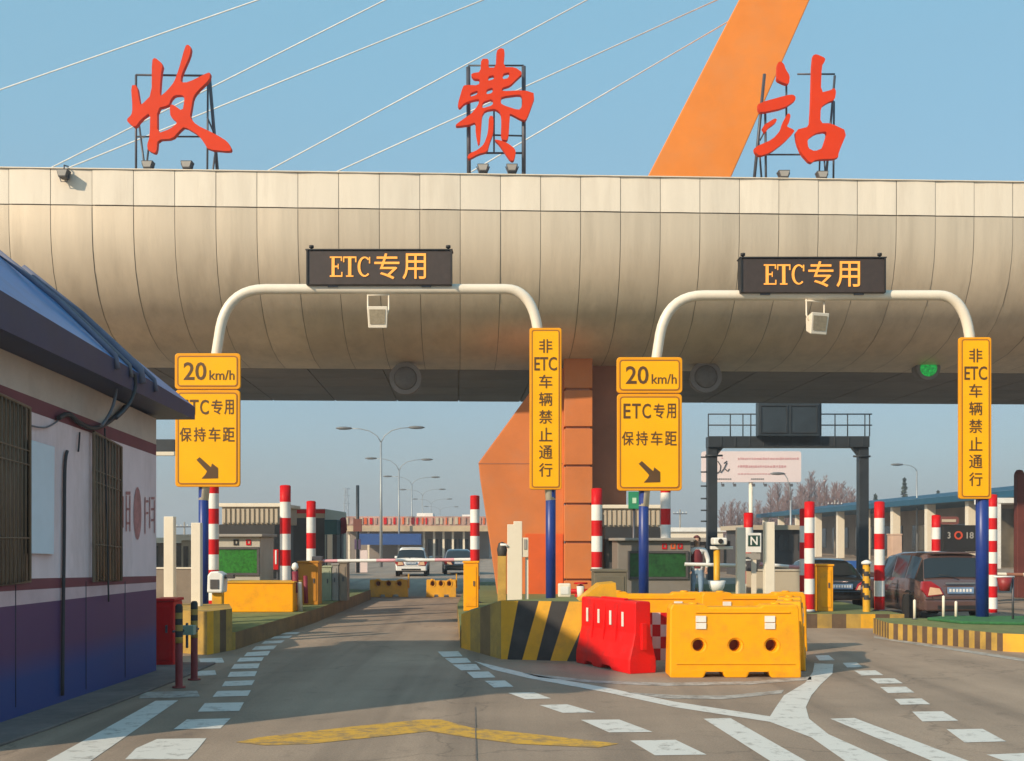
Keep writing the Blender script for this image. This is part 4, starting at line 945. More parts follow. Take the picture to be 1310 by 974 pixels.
# red barrier
def red_barrier():
    a, c = Vector((PX(760, 18.4), 18.4)), Vector((PX(818, 17.15), 17.15))
    d = (c-a); L = 2.0; ang = R(-67)
    loc = (1.60, 18.3, 0)
    t = thing('water_barrier', 'red plastic barrier with flared foot beside the striped nose', 'barrier', loc, None, ang)
    H = 1.07
    prof = [(.27, 0), (.285, .06), (.28, .20), (.21, .42), (.165, .60), (.16, H-.03), (.14, H)]
    ring_ = [(-x, z) for x, z in prof]+[(x, z) for x, z in reversed(prof)]
    q = MB(); n = len(ring_); hl = 1.0
    xs = [-hl, -hl+.03, -.66, -.58, -.40, -.32, -.04, .04, .32, .40, .58, .66, hl-.03, hl]
    vs = []
    for k, x in enumerate(xs):
        e = .93 if k in (0, len(xs)-1) else 1
        groove = k in (2, 5, 6, 9, 10, 3) 
        for (y, z) in ring_:
            zz = z; 
            if k in (3, 4, 7, 8) and z < .05: zz = .075
            vs.append((x, y*e, zz))
    fs = [(k*n+i, k*n+(i+1) % n, (k+1)*n+(i+1) % n, (k+1)*n+i) for k in range(len(xs)-1) for i in range(n)]
    fs += [list(range(n)), list(range((len(xs)-1)*n, len(xs)*n))]
    q.mesh(vs, fs, M_redpl, False); q.build('shell', t, local=True, bevel=.02)
    for x in (-.72, -.28, .16, .6):
        q = MB(); q.box(x-.035, x+.035, -.185, -.172, .68, .90, MATS['reflector_white']); q.build('reflector', t, local=True, bevel=.004)
    for x in (-.50, -.06, .38):
        q = MB(); q.mesh([(x-.02, -.168, 1.0), (x+.02, -.168, 1.0), (x+.02, -.222, .44), (x-.02, -.222, .44), (x-.02, -.13, 1.0), (x+.02, -.13, 1.0), (x+.02, -.18, .44), (x-.02, -.18, .44)], [(0,1,2,3),(4,5,6,7),(0,1,5,4),(1,2,6,5),(2,3,7,6),(3,0,4,7)], M_redpl); q.build('mould_rib', t, local=True, bevel=.006)
    q = MB(); q.box(-.42, .42, -.05, .05, H-.005, H+.025, M_redpl); q.build('top_ridge', t, local=True, bevel=.012)
    q = MB(); q.box(hl-.02, hl+.06, -.05, .05, .35, .75, M_redpl); q.build('coupling', t, local=True, bevel=.01)
    return t
red_barrier().scale = (.90, .84, 1)
# checkered board
Y = 18.0; t = thing('checkered_board', 'red and white checkered board between red and yellow barriers', 'sign', (PX(843, Y), Y, 0))
q = MB(); nx, nzz = 4, 4
xa, xb, za, zb_ = PX(824, Y), PX(866, Y), PZ(845, Y), PZ(784, Y)
for i in range(nx):
    for j in range(nzz):
        q.box(xa+(xb-xa)*i/nx, xa+(xb-xa)*(i+1)/nx, Y, Y+.03, za+(zb_-za)*j/nzz, za+(zb_-za)*(j+1)/nzz, (M_red if (i+j) % 2 else mat('board_white', (.75, .55, .52), .5, 0, .08, 4)))
q.build('panel', t, merge=False)
for x in (829, 861):
    q = MB(); q.box(PX(x-2, Y), PX(x+2, Y), Y+.034, Y+.08, 0, zb_-.02, M_steel); q.box(PX(x-2, Y), PX(x+2, Y), Y-.25, Y+.3, 0, .03, M_steel); q.build('leg', t)

# ------------------------------------------------------------------ right of centre: camera post, parking box, basin, barrier arms, person
Y = 27.5; t = thing('surveillance_camera', 'white camera on a yellow post left of the cream square posts', 'camera', (PX(917, Y), Y, HI))
q = MB(); q.lathe([(.075, 0), (.075, PZ(703, Y)-HI)], M_yel2, 12, c=(PX(917, Y), Y, HI)); q.build('post', t)
q = MB(); q.box(PX(910, Y), PX(927, Y), Y-.35, Y+.1, PZ(697, Y), PZ(688, Y), M_white); h = q.build('camera_body', t, bevel=.03)
q = MB(); q.lathe([(.06, 0), (.05, -.02)], M_black, 12, axis='y', c=(PX(918.5, Y), Y-.36, PZ(692.5, Y))); q.build('lens', h)
q = MB(); q.box(PX(909, Y), PX(937, Y), Y-.1, Y+.1, PZ(703, Y), PZ(699, Y), M_white); q.box(PX(928, Y), PX(934, Y), Y-.05, Y+.05, PZ(699, Y), PZ(692, Y), M_kblack); q.build('mount', t, bevel=.01)
Y = 26; X = PX(917, Y); t = thing('basin', 'white basin standing in front of the yellow camera post', 'basin', (X, Y, HI+.5))
q = MB(); q.lathe([(.10, 0), (.16, .08), (.2, .24), (.185, .24), (.14, .09), (.001, .03)], M_white, 16, c=(X, Y, PZ(757, Y))); q.build('bowl', t)
q = MB(); q.lathe([(.1, 0), (.1, PZ(757, Y)-HI-.004)], M_concrete, 12, c=(X, Y, HI)); q.build('pedestal', t); t.location.z = HI
for ch in t.children: ch.matrix_parent_inverse = Matrix.Translation((0, 0, .5))
Y = 28; t = thing('parking_sign_box', 'white sign box with a dark letter between the cream square posts', 'sign', (PX(965, Y), Y, HI))
q = MB(); q.box(PX(955, Y), PX(974, Y), Y, Y+.15, PZ(707, Y), PZ(682, Y), M_white); q.build('case', t, bevel=.01)
q = MB(); q.box(PX(957, Y), PX(972, Y), Y-.01, Y-.002, PZ(699, Y), PZ(685, Y), mat('deep_green', (.01, .05, .035), .5)); write(q, 'N', PX(964.5, Y), PZ(692, Y), .17, .2, Y-.012, M_white, .02); q.build('face', t)
q = MB(); q.box(PX(962, Y), PX(968, Y), Y+.03, Y+.1, HI, PZ(707.3, Y), M_cwhite); q.build('post', t)
q = MB(); q.box(PX(956, Y), PX(973, Y), Y+.02, Y+.2, PZ(716, Y), PZ(708, Y), M_grey); q.build('speaker_box', t)
def arm(x0, y0, x1, y1, Y, label, cols, r=.045):
    a, c = Vector(P(x0, y0, Y)), Vector(P(x1, y1, Y)); t = thing('boom_barrier', label, 'barrier arm', a, 'lowered barrier arms across the lanes')
    n = max(4, int((c-a).length/.5)); 
    q = MB(); 
    for i in range(n): q.tube([a.lerp(c, i/n), a.lerp(c, (i+1)/n)], r, cols[i % len(cols)], 8)
    q.build('arm', t, merge=False)
    q = MB(); q.box(a.x-.15, a.x+.12, Y-.1, Y+.1, a.z-.13, a.z+.13, M_steel); q.build('hinge', t, bevel=.01)
    return t
M_pinkarm = mat('arm_pink', (.70, .35, .38), .5)
arm(407, 718, 606, 716, 31, 'red and white arm lowered across the left ETC lane', [M_pinkarm, M_white, M_white])
arm(962, 724, 876, 722, 28.6, 'white arm lowered in front of the person in white', [M_white])
arm(1046, 728, 972, 722, 28.3, 'pale pink arm pointing left from the orange machine by the doubled poles', [M_white, M_pinkarm])
arm(1244, 734, 1330, 736, 29, 'brownish arm at the right edge behind the green mat', [mat('arm_brown', (.30, .12, .07), .5), M_cwhite])
# granite-like long pale box behind the cream posts
cabinet('planter_box', 'long pale stone box behind the cream square posts', 'planter', 962, 1030, 729, 775, 31, .8, M_beige, zb=HI, door=False)

def person():
    Y = 29.2; X = PX(891.5, Y); sc = 1.0
    t = thing('person', 'person in a white shirt, dark red vest and light blue trousers behind the barrier arm', 'person', (X, Y, HI))
    J = [((0, 0, .93), .135, .10), ((0, 0, 1.1), .14, .10), ((0, .01, 1.3), .18, .115), ((0, .01, 1.42), .12, .085), ((0, .005, 1.50), .055, .055), ((0, -.01, 1.58), .075, .09), ((0, -.005, 1.67), .08, .095), ((0, 0, 1.74), .05, .06)]
    vs = [j[0] for j in J]; rs = [(j[1], j[2]) for j in J]; es = [(i, i+1) for i in range(len(J)-1)]
    def chain(root, pts):
        p = root
        for c, r in pts:
            vs.append(c); rs.append((r, r)); es.append((p, len(vs)-1)); p = len(vs)-1
        return p
    for sgn in (-1, 1):
        hp = chain(0, [((sgn*.095, 0, .86), .095), ((sgn*.10, -.02*sgn, .50), .062), ((sgn*.105, .03, .28), .055), ((sgn*.105, .04, .09), .042), ((sgn*.11, -.09, .04), .038), ((sgn*.115, -.17, .03), .03)])
        wr = chain(3, [((sgn*.205, .01, 1.40), .075), ((sgn*.29, .02, 1.15), .060), ((sgn*.22, -.10, .95), .036), ((sgn*.20, -.16, .90), .035)])
        for k in range(4):
            f = (k-1.5)*.018; chain(wr, [((sgn*.20+f, -.19, .86), .0095), ((sgn*.20+f, -.205, .82-.008*(1.5-abs(k-1.5))), .008)])
        chain(wr, [((sgn*.17, -.18, .88), .010), ((sgn*.155, -.20, .855), .009)])
    me = bpy.data.meshes.new('body'); me.from_pydata(vs, es, []); o = bpy.data.objects.new('tmp_body', me); COL.objects.link(o)
    sk = o.modifiers.new('skin', 'SKIN'); sk.use_smooth_shade = True
    o.modifiers.new('sub', 'SUBSURF').levels = 2
    for i, r in enumerate(rs):
        me.skin_vertices[0].data[i].radius = r
        me.skin_vertices[0].data[i].use_root = (i == 0)
    bpy.context.view_layer.update()
    m2 = bpy.data.meshes.new_from_object(o.evaluated_get(bpy.context.evaluated_depsgraph_get()))
    bpy.data.objects.remove(o)
    skin = mat('skin', (.42, .24, .16), .55); shirt = mat('shirt_white', (.75, .74, .72), .8, 0, .08, 8); tr = mat('trousers_blue', (.22, .33, .48), .8, 0, .12, 8); shoe = mat('shoe_dark', (.03, .03, .04), .6)
    for m in (shirt, tr, skin, shoe): m2.materials.append(m)
    for p in m2.polygons:
        c = p.center
        if c.z > 1.475: p.material_index = 2
        elif c.z < .075: p.material_index = 3
        elif c.z < .93 and abs(c.x) < .17 and c.y > -.14 : p.material_index = 1
        elif c.z < .99 and c.y < -.06 and abs(c.x) > .13: p.material_index = 2
        else: p.material_index = 0
    b = bpy.data.objects.new('body', m2); COL.objects.link(b); b.parent = t
    # face: nose, eyes, mouth, ears
    q = MB(); q.mesh([(-.014, -.085, 1.645), (.014, -.085, 1.645), (0, -.118, 1.612), (-.016, -.09, 1.605), (.016, -.09, 1.605), (0, -.085, 1.66)], [(0, 1, 2), (0, 2, 3), (1, 4, 2), (3, 2, 4), (0, 1, 5)], skin); q.build('nose', t, local=True)
    q = MB()
    for e in (-.03, .03): q.lathe([(.001, -.006), (.011, 0), (.001, .006)], M_black, 8, axis='y', c=(e, -.098, 1.652))
    q.build('eye', t, local=True)
    q = MB(); q.box(-.022, .022, -.1, -.092, 1.575, 1.582, mat('lip', (.3, .1, .09), .6)); q.build('mouth', t, local=True)
    q = MB()
    for e in (-.082, .082): q.lathe([(.001, -.008), (.022, 0), (.001, .008)], skin, 8, axis='x', c=(e, .01, 1.645))
    q.build('ear', t, local=True)
    hair = mat('hair_maroon', (.10, .015, .018), .6)
    q = MB(); n = 14; rows_ = 8; vv = []; ff = []
    for i in range(rows_+1):
        ph = math.pi*.62*i/rows_
        for k in range(n):
            a = 2*math.pi*k/n; dz = .115*math.cos(ph); y_ = .112*math.sin(ph)*math.sin(a)+.014; x_ = .098*math.sin(ph)*math.cos(a)
            if y_ < -.03 and dz < .055: dz = .055; y_ = max(y_, -.075)
            vv.append((x_, y_, 1.668+dz))
    ff = [(i*n+k, i*n+(k+1) % n, (i+1)*n+(k+1) % n, (i+1)*n+k) for i in range(rows_) for k in range(n)]
    q.mesh(vv, ff, hair, True); q.build('hair', t, local=True)
    vest = mat('vest_maroon', (.16, .02, .03), .8, 0, .15, 8); q = MB(); n = 16; vv = []
    for z, rx, ry in ((.96, .150, .125), (1.1, .150, .125), (1.25, .150, .134), (1.36, .135, .130), (1.43, .105, .105)):
        for k in range(n):
            a = 2*math.pi*k/n; vv.append((rx*math.cos(a), .01+ry*math.sin(a), z))
    ff = [(i*n+k, i*n+(k+1) % n, (i+1)*n+(k+1) % n, (i+1)*n+k) for i in range(4) for k in range(n) if not (k in (0, 15, 7, 8) and i >= 2)]
    q.mesh(vv, ff, vest, True); q.build('vest', t, local=True)
person()

# ------------------------------------------------------------------ cars
def car(label, X, Yr, rz, paint, wdt, ln, ht, suv, plate=True, rimc=None, z0=0):
    """rear of the car at local y=0, front at +y"""
    t = thing('car', label, 'car', (X, Yr, z0), None, rz)
    w2 = wdt/2; belt = ht*.60; hood = ht*.60
    if suv: st = [(0.0, .42, belt*.62, .90, .86), (.05, .36, belt*.98, .97, .86), (.12, .30, belt, .99, .80), (.50, .24, ht*.965, 1, .74), (1.1, .22, ht, 1, .76), (2.0, .22, ht*.995, 1, .77), (2.7, .22, ht*.95, 1, .74), (3.35, .22, belt*1.03, 1, .80), (3.5, .22, hood, 1, .86), (4.2, .24, hood*.90, .97, .84), (4.45, .30, hood*.78, .90, .80), (4.55, .38, hood*.55, .8, .75)]
    else: st = [(0.0, .40, belt*.70, .88, .84), (.05, .34, belt*1.0, .95, .86), (.55, .26, belt*1.06, .98, .82), (1.15, .22, ht*.96, 1, .70), (1.7, .22, ht, 1, .72), (2.4, .22, ht*.97, 1, .72), (3.2, .22, belt*1.02, 1, .80), (3.35, .22, hood, 1, .86), (4.15, .24, hood*.88, .97, .84), (4.4, .30, hood*.74, .90, .80), (4.5, .38, hood*.55, .8, .75)]
    k = ln/st[-1][0]
    cab = (2, 7) if suv else (2, 6)
    rings = []
    for i, (y, zb, zt, wl, wt) in enumerate(st):
        zs = min(belt, zt-.03) if zt > belt else zt-.06
        W_ = w2*wl; T = w2*wt
        half = [(W_*.86, zb), (W_*.97, zb+.10), (W_, (zb+zs)/2+.05), (W_*.965, zs), (T*1.0 if zt > belt+.1 else W_*.9, zt-.05 if zt > belt+.1 else zt-.02), (T*.82, zt), (0, zt+.015)]
        rings.append([(x, y*k, z) for x, z in half]+[(-x, y*k, z) for x, z in reversed(half[:-1])])
    n = len(rings[0]); body = MB(); gls = (MB(), MB())
    for i in range(len(rings)-1):
        for j in range(n-1):
            f = [rings[i][j], rings[i][j+1], rings[i+1][j+1], rings[i+1][j]]
            side = j in (3, 8); topf = j in (4, 5, 6, 7)
            glass = (side and cab[0] <= i < cab[1]) or (topf and j in (5, 6, 4, 7) and i in (cab[0], cab[1]-1) )
            if glass and side:
                c_ = sum((Vector(p) for p in f), Vector())/4
                g_ = [Vector(p).lerp(c_, .10) for p in f]
                off = Vector((.006 if c_.x > 0 else -.006, 0, .003))
                body.poly(f, paint, True); gls[c_.x > 0].poly([p+off for p in g_], M_glass)
            elif glass:
                body.poly(f, paint, True)
                pass
            else: body.poly(f, paint, True)
    body.poly(rings[0], paint); body.poly(rings[-1], paint)
    for i in range(len(rings)-1): body.poly([rings[i][0], rings[i+1][0], rings[i+1][-1], rings[i][-1]], M_black)
    bo = body.build('body', t, local=True)
    for gl in gls: gl.build('side_window', t, local=True)
    # rear and front glass, laid just proud of the sloping faces
    def sheet(i, name, f0, f1):
        a, c = rings[i], rings[i+1]
        lo = [Vector(a[q_]).lerp(Vector(c[q_]), f0) for q_ in (4, 5, 6, 7, 8)]; hi = [Vector(a[q_]).lerp(Vector(c[q_]), f1) for q_ in (4, 5, 6, 7, 8)]
        up = Vector((0, (-1 if i < 4 else 1)*.012, .012)); q = MB()
        for e in range(4): q.poly([(p+up) for p in (lo[e], lo[e+1], hi[e+1], hi[e])], M_glass, True)
        return q.build(name, t, local=True)
    sheet(cab[0], 'rear_window', .10, .86); sheet(cab[1]-1, 'windscreen', .12, .92)
    # rear details
    y0 = -.02
    q = MB(); q.mesh([(-w2*.93, -.05, .30), (w2*.93, -.05, .30), (w2*.93, -.05, .56), (-w2*.93, -.05, .56), (-w2*.99, .25, .30), (w2*.99, .25, .30), (w2*.99, .25, .56), (-w2*.99, .25, .56)], [(0,1,2,3),(4,5,6,7),(0,1,5,4),(2,3,7,6),(0,3,7,4),(1,2,6,5)], paint); q.build('bumper', t, local=True, bevel=.04)
    tl = mat('tail_red', (.35, .012, .02), .15, 0, .1, 5, emit=.03, coat=.8); tc_ = mat('tail_clear', (.75, .50, .32), .12, 0, .1, 5, coat=.8)
    for e in (-1, 1):
        q = MB(); zc = belt*.80
        o_ = [(.42, -.13), (.52, .05), (.76, .19), (.98, .19), (.995, -.02), (.86, -.19)]
        pts = [(e*w2*a, zc+b_) for a, b_ in o_]
        q.prism(pts, -.035, .12, tl); la = q.build('tail_lamp', t, local=True, bevel=.02)
        q = MB(); q.prism([(e*w2*a, zc+b_) for a, b_ in ((.47, -.115), (.55, .02), (.80, .05), (.85, -.15))], -.045, -.033, tc_); q.build('reverse_lamp', la, local=True, bevel=.01)
    q = MB(); q.box(-w2*.34, w2*.34, -.05, -.02, belt*.70, belt*.70+.15, mat('plate_blue', (.16, .26, .42), .4)); pl = q.build('number_plate', t, local=True)
    q = MB()
    for i in range(7): q.box(-w2*.30+i*w2*.088, -w2*.30+i*w2*.088+w2*.055, -.054, -.0505, belt*.70+.04, belt*.70+.11, M_white)
    q.build('plate_marks', pl, local=True)
    q = MB(); q.box(-w2*.4, w2*.4, -.032, -.005, belt*.93, belt*.93+.03, M_chrome); q.build('trim_strip', t, local=True)
    q = MB(); zr = belt*.60
    q.tube([(-w2*.70, -.012, zr-.14), (-w2*.72, -.006, zr+.05), (-w2*.80, .03, belt*.99)], .008, M_black, 4); q.tube([(w2*.70, -.012, zr-.14), (w2*.72, -.006, zr+.05), (w2*.80, .03, belt*.99)], .008, M_black, 4)
    q.tube([(-w2*.92, -.052, .565), (w2*.92, -.052, .565)], .010, M_black, 4); q.build('tailgate_gap', t, local=True)
    q = MB(); q.box(-w2*.6, w2*.6, -.058, -.04, .33, .42, M_black); q.build('lower_grille', t, local=True)
    if suv:
        q = MB(); q.tube([(0, .04, belt+.02), (-w2*.25, .10, belt+.12), (-w2*.5, .12, belt+.14)], .010, M_black, 5); q.build('wiper', t, local=True)
        q = MB(); q.box(-w2*.62, w2*.62, .40, .60, ht*.985, ht*1.0+.01, paint); q.build('roof_spoiler', t, local=True, bevel=.02)
    for e in (-1, 1):
        for yy in (1.55, 2.55): 
            q = MB(); q.tube([(e*(w2*.985), yy*k, belt*.98), (e*(w2*1.003), yy*k, belt*.6), (e*(w2*.985), yy*k, .40)], .007, M_black, 4); q.build('door_gap', t, local=True)
            q = MB(); q.box(e*w2-.015, e*w2+.015, yy*k+.12, yy*k+.30, belt*.86, belt*.86+.025, M_chrome if suv else paint); q.build('door_handle', t, local=True)
    for e in (-1, 1):
        q = MB(); q.prism([(e*(w2*.97), 0), (e*(w2+.2), .02), (e*(w2+.2), .16), (e*(w2+.02), .14)], 0, .12, paint); o = q.build('mirror', t, local=True, bevel=.03); o.location = (0, 3.0*k, belt-.02)
    for e in (-1, 1):
        for yy in (.85*k, 3.62*k):
            q = MB(); q.lathe([(.26, -.10), (.33, -.10), (.34, -.05), (.34, .06), (.33, .10), (.26, .10)], M_rubber, 22, axis='x'); wh = q.build('wheel', t, local=True); wh.location = (e*(w2-.10), yy, .34)
            q = MB(); q.lathe([(.25, .06), (.255, .085), (.2, .075), (.06, .09), (.001, .1)], M_chrome, 18, axis='x'); r_ = q.build('rim', wh, local=True)
            if e < 0: r_.scale = (-1, 1, 1)
            q = MB(); q.lathe([(.40, .0), (.40, .02)], M_black, 22, axis='x'); a_ = q.build('wheel_arch', t, local=True); a_.location = (e*(w2-.012)-.01, yy, .36)
    return t
M_brownp = mat('paint_brown', (.17, .10, .092), .22, .45, .05, 2, coat=.8); M_blackp = mat('paint_black', (.016, .018, .02), .2, .2, .05, 2, coat=.8)
M_whitep = mat('paint_white', (.82, .82, .80), .3, 0, .04, 2, coat=.6); M_silverp = mat('paint_silver', (.42, .44, .47), .3, .5, .04, 2, coat=.6)
car('brown family car waiting behind the rightmost blue post', PX(1228, 28), 28, R(3), M_brownp, 1.86, 4.6, 1.68, True)
car('black car seen from behind between striped pole and orange cabinet', PX(1077, 33), 33, R(2), M_blackp, 1.75, 4.6, 1.42, False)
car('white small car leaving through the left ETC lane, far ahead', PX(526, 63), 63, R(2), M_whitep, 1.72, 4.1, 1.55, True)
car('dark saloon car beyond the yellow barriers, left of the pier', PX(588, 66), 66, R(5), M_blackp, 1.75, 4.6, 1.42, False)

# far yellow barriers in the lane
fb = water_barrier('small yellow barrier far down the left lane, left of the pair before the white car', (PX(497, 40.6), 40.8, 0), 0, M_yel2, L=1.32, H=.60, D=.4, holes=True, group='far yellow barriers in the left lane', stickers=False)
dup(fb, (PX(564, 40.6), 40.8, 0), 'small yellow barrier far down the left lane, right of the pair before the white car', R(2)).scale = (.78, 1, 1)

# handrail posts by the brown car, bucket, spiral bollard
for x, yt, lab in ((1170, 768, 'thin pale post on the right island, under the left tail lamp of the brown car'), (1207, 763, 'thin pale post on the right island, left of the brown car number plate'), (1223, 770, 'thin pale post on the right island, below the brown car number plate')):
    Y = 24.6; X = PX(x, Y); t = thing('guard_post', lab, 'post', (X, Y, HI), 'thin pale guard posts on the right island')
    q = MB(); q.lathe([(.03, 0), (.03, PZ(yt, Y)-HI), (.001, PZ(yt, Y)-HI+.02)], M_cwhite, 8, c=(X, Y, HI)); q.build('post', t); q = MB(); q.lathe([(.06, 0), (.06, .02)], M_steel, 8, c=(X, Y, HI)); q.build('base_plate', t)
Y = 23.8; X = PX(1285, Y); t = thing('fire_bucket', 'dark red bucket hanging on a bracket right of the rightmost blue post', 'bucket', (X, Y, PZ(756, Y)))
q = MB(); q.lathe([(.10, 0), (.15, .27), (.14, .27), (.09, .02), (.001, .02)], mat('bucket_red', (.25, .02, .02), .5, 0, .15, 5), 16, c=(X, Y, PZ(756, Y))); q.build('body', t)
q = MB(); q.tube([(X-.22, Y+.0, PZ(738, Y)), (X+.2, Y, PZ(738, Y))], .02, M_white, 6); q.tube([(X+.17, Y, PZ(738, Y)), (X+.17, Y, HI)], .025, M_steel, 6); q.build('bracket', t)
Y = 27.2; X = PX(1108.5, Y); t = thing('spiral_bollard', 'yellow and black spiral-striped bollard beside the black car', 'bollard', (X, Y, HI))
q = MB(); n = 16; hh = PZ(722, Y)-HI; rr_ = .085; nst = 20
for i in range(nst):
    for k in range(n):
        a0, a1 = 2*math.pi*k/n, 2*math.pi*(k+1)/n; z0, z1 = HI+hh*i/nst, HI+hh*(i+1)/nst
        mm = M_yel2 if ((i*n/5+k) % n) < n*.55 else M_kblack
        if i < 5: mm = M_yel2
        q.poly([(X+rr_*math.cos(a0), Y+rr_*math.sin(a0), z0), (X+rr_*math.cos(a1), Y+rr_*math.sin(a1), z0), (X+rr_*math.cos(a1), Y+rr_*math.sin(a1), z1), (X+rr_*math.cos(a0), Y+rr_*math.sin(a0), z1)], mm, True)
q.build('post', t); q = MB(); q.lathe([(.12, 0), (.12, .05), (.05, .09), (.001, .1)], M_white, 12, c=(X, Y, HI+hh)); q.build('cap', t)

# ------------------------------------------------------------------ dark sign gantry, billboard, lamps
def rear_gantry(x0, x1, yt, ybm, Y, label, board=None, rail=True, brackets=True):
    t = thing('sign_gantry', label, 'gantry', ((PX(x0, Y)+PX(x1, Y))/2, Y, 0), 'dark steel gantries behind the canopy'); s = Y/FPX
    for x in (x0, x1):
        q = MB(); q.box(PX(x-6.2, Y), PX(x+6.2, Y), Y-.25, Y+.25, 0, PZ(ybm, Y), M_gsteel); q.build('leg', t, bevel=.02)
        e = 1 if x == x0 else -1
        q = MB(); q.prism([(PX(x+6.2*e, Y), PZ(ybm+10, Y)), (PX(x+6.2*e, Y), PZ(ybm+.3, Y)), (PX(x+14*e, Y), PZ(ybm+.3, Y))], Y-.2, Y+.2, M_gsteel); q.build('knee_brace', t)
    q = MB(); q.box(PX(x0-6, Y), PX(x1+6, Y), Y-.4, Y+.4, PZ(ybm, Y)+.005, PZ(yt, Y), M_gsteel)
    for x in range(int(x0)+10, int(x1), 18): q.box(PX(x, Y), PX(x+2, Y), Y-.43, Y-.402, PZ(ybm, Y)+.05, PZ(yt, Y)-.05, M_gsteel)
    q.build('beam', t, bevel=.02)
    if rail:
        q = MB(); zt = PZ(yt-28, Y); zb = PZ(yt, Y)
        for z in (zt, (zt+zb)/2): q.tube([(PX(x0-6, Y), Y-.38, z), (PX(x1+9, Y), Y-.38, z)], .035, M_gsteel, 6)
        for x in (x0-6, x0+22, x0+38, x0+48, x1-60, x1-38, x1-22, x1, x1+6): q.tube([(PX(x, Y), Y-.38, zb), (PX(x, Y), Y-.38, zt)], .03, M_gsteel, 6)
        q.build('handrail', t)
    if brackets:
        q = MB(); 
        for y in (585, 604, 622, 638, 653, 667): q.tube([P(x0-14, y, Y), P(x0, y, Y)], .04, M_gsteel, 5)
        q.tube([P(x0-8, 583, Y-.3), P(x0+14, 583, Y-.3)], .05, M_gsteel, 5); q.tube([P(x1-12, 584, Y-.3), P(x1+10, 584, Y-.3)], .05, M_gsteel, 5)
        q.build('step_iron', t)
    return t
rear_gantry(910.5, 1103.5, 559, 573, 58, 'dark steel gantry carrying a blank message board behind the right lanes')
Y = 57.3; t = thing('message_board', 'blank dark message board on the steel gantry', 'message board', P(1007.5, 559, Y))
q = MB(); q.box(PX(968, Y), PX(1047, Y), Y-.25, Y+.25, PZ(558.5, Y), PZ(515.5, Y), mat('board_dark', (.035, .05, .065), .5, .1, .2, 1)); q.build('cabinet', t, bevel=.03)
q = MB()
for xx in (971, 1009):
    ring(q, [(PX(xx, Y), PZ(555, Y)), (PX(xx+35, Y), PZ(555, Y)), (PX(xx+35, Y), PZ(519, Y)), (PX(xx, Y), PZ(519, Y))], [(PX(xx+1.5, Y), PZ(553.5, Y)), (PX(xx+33.5, Y), PZ(553.5, Y)), (PX(xx+33.5, Y), PZ(520.5, Y)), (PX(xx+1.5, Y), PZ(520.5, Y))], Y-.30, Y-.252, M_gsteel)
q.build('frame', t)
q = MB(); q.box(PX(964, Y), PX(1051, Y), Y-.1, Y+.1, PZ(515, Y), PZ(513, Y), M_gsteel); q.box(PX(1047.5, Y), PX(1050, Y), Y-.15, Y+.15, PZ(558, Y), PZ(516, Y), M_gsteel); q.build('hood', t)
rear_gantry(40, 186, 561, 573, 58, 'dark steel gantry mostly hidden behind the booth', rail=False, brackets=False)
q = MB(); Y = 57.2; q.box(PX(120, Y), PX(223, Y), Y, Y+.25, PZ(583, Y), PZ(578, Y), M_cwhite); q.box(PX(120, Y), PX(223, Y), Y, Y+.25, PZ(577.5, Y), PZ(562, Y), M_gsteel)
tag(q.build('cable_tray', bevel=.02), 'dark and cream cable tray projecting past the booth corner', 'cable tray')
Y = 150; t = thing('billboard', 'pink billboard with faint red lines of print on a tall post', 'billboard', (PX(961, Y), Y, 0))
M_bill = mat('billboard_pink', (.74, .60, .57), .5, 0, .04, .3)
q = MB(); q.prism(rrect(PX(898, Y), PX(1025, Y), PZ(617, Y), PZ(577.5, Y), .3), Y, Y+.6, M_bill); q.build('panel', t)
q = MB(); random.seed(8)
M_bprint = mat('bill_print', (.55, .27, .27), .6)
for y0_, x0_, x1_, h_ in ((587, 944, 1022, 3.2), (597, 944, 1006, 3.4), (606.5, 944, 1003, 1.8)):
    x = x0_
    while x < x1_:
        wd = random.uniform(1.6, 3.2)
        q.box(PX(x, Y), PX(x+wd, Y), Y-.03, Y-.005, PZ(y0_+h_*random.uniform(.3, .5), Y), PZ(y0_-h_*random.uniform(.3, .5), Y), M_bprint); x += wd+random.uniform(.6, 1.2)
for y0_, x0_, x1_ in ((613, 917, 935), (613, 961, 976)):
    x = x0_
    while x < x1_: q.box(PX(x, Y), PX(x+1.6, Y), Y-.03, Y-.005, PZ(y0_+.8, Y), PZ(y0_-.8, Y), M_dgrey); x += 2.4
for st_ in ([(918, 590), (922, 596), (921, 603), (917, 606)], [(926, 593), (930, 590)], [(930, 592), (926, 600), (922, 605)], [(926, 599), (931, 603), (933, 600)]): q.tube([P(a, c, Y-.05) for a, c in st_], .07, M_black, 5)
q.box(PX(923, Y), PX(925, Y), Y-.03, Y-.005, PZ(587, Y), PZ(585.5, Y), M_bprint)
q.build('print', t)
q = MB(); q.tube([(PX(961.5, Y), Y+.4, 0), (PX(961.5, Y), Y+.4, PZ(612, Y))], .28, M_cwhite, 12); q.build('post', t)
for x in (923, 938, 962, 977, 1010):
    q = MB(); q.tube([P(x, 617.5, Y), P(x, 620, Y-.9)], .06, M_dgrey, 5); q.box(PX(x-1.6, Y), PX(x+1.6, Y), Y-1.2, Y-.8, PZ(623, Y), PZ(619.5, Y), M_dgrey); q.build('lamp', t)
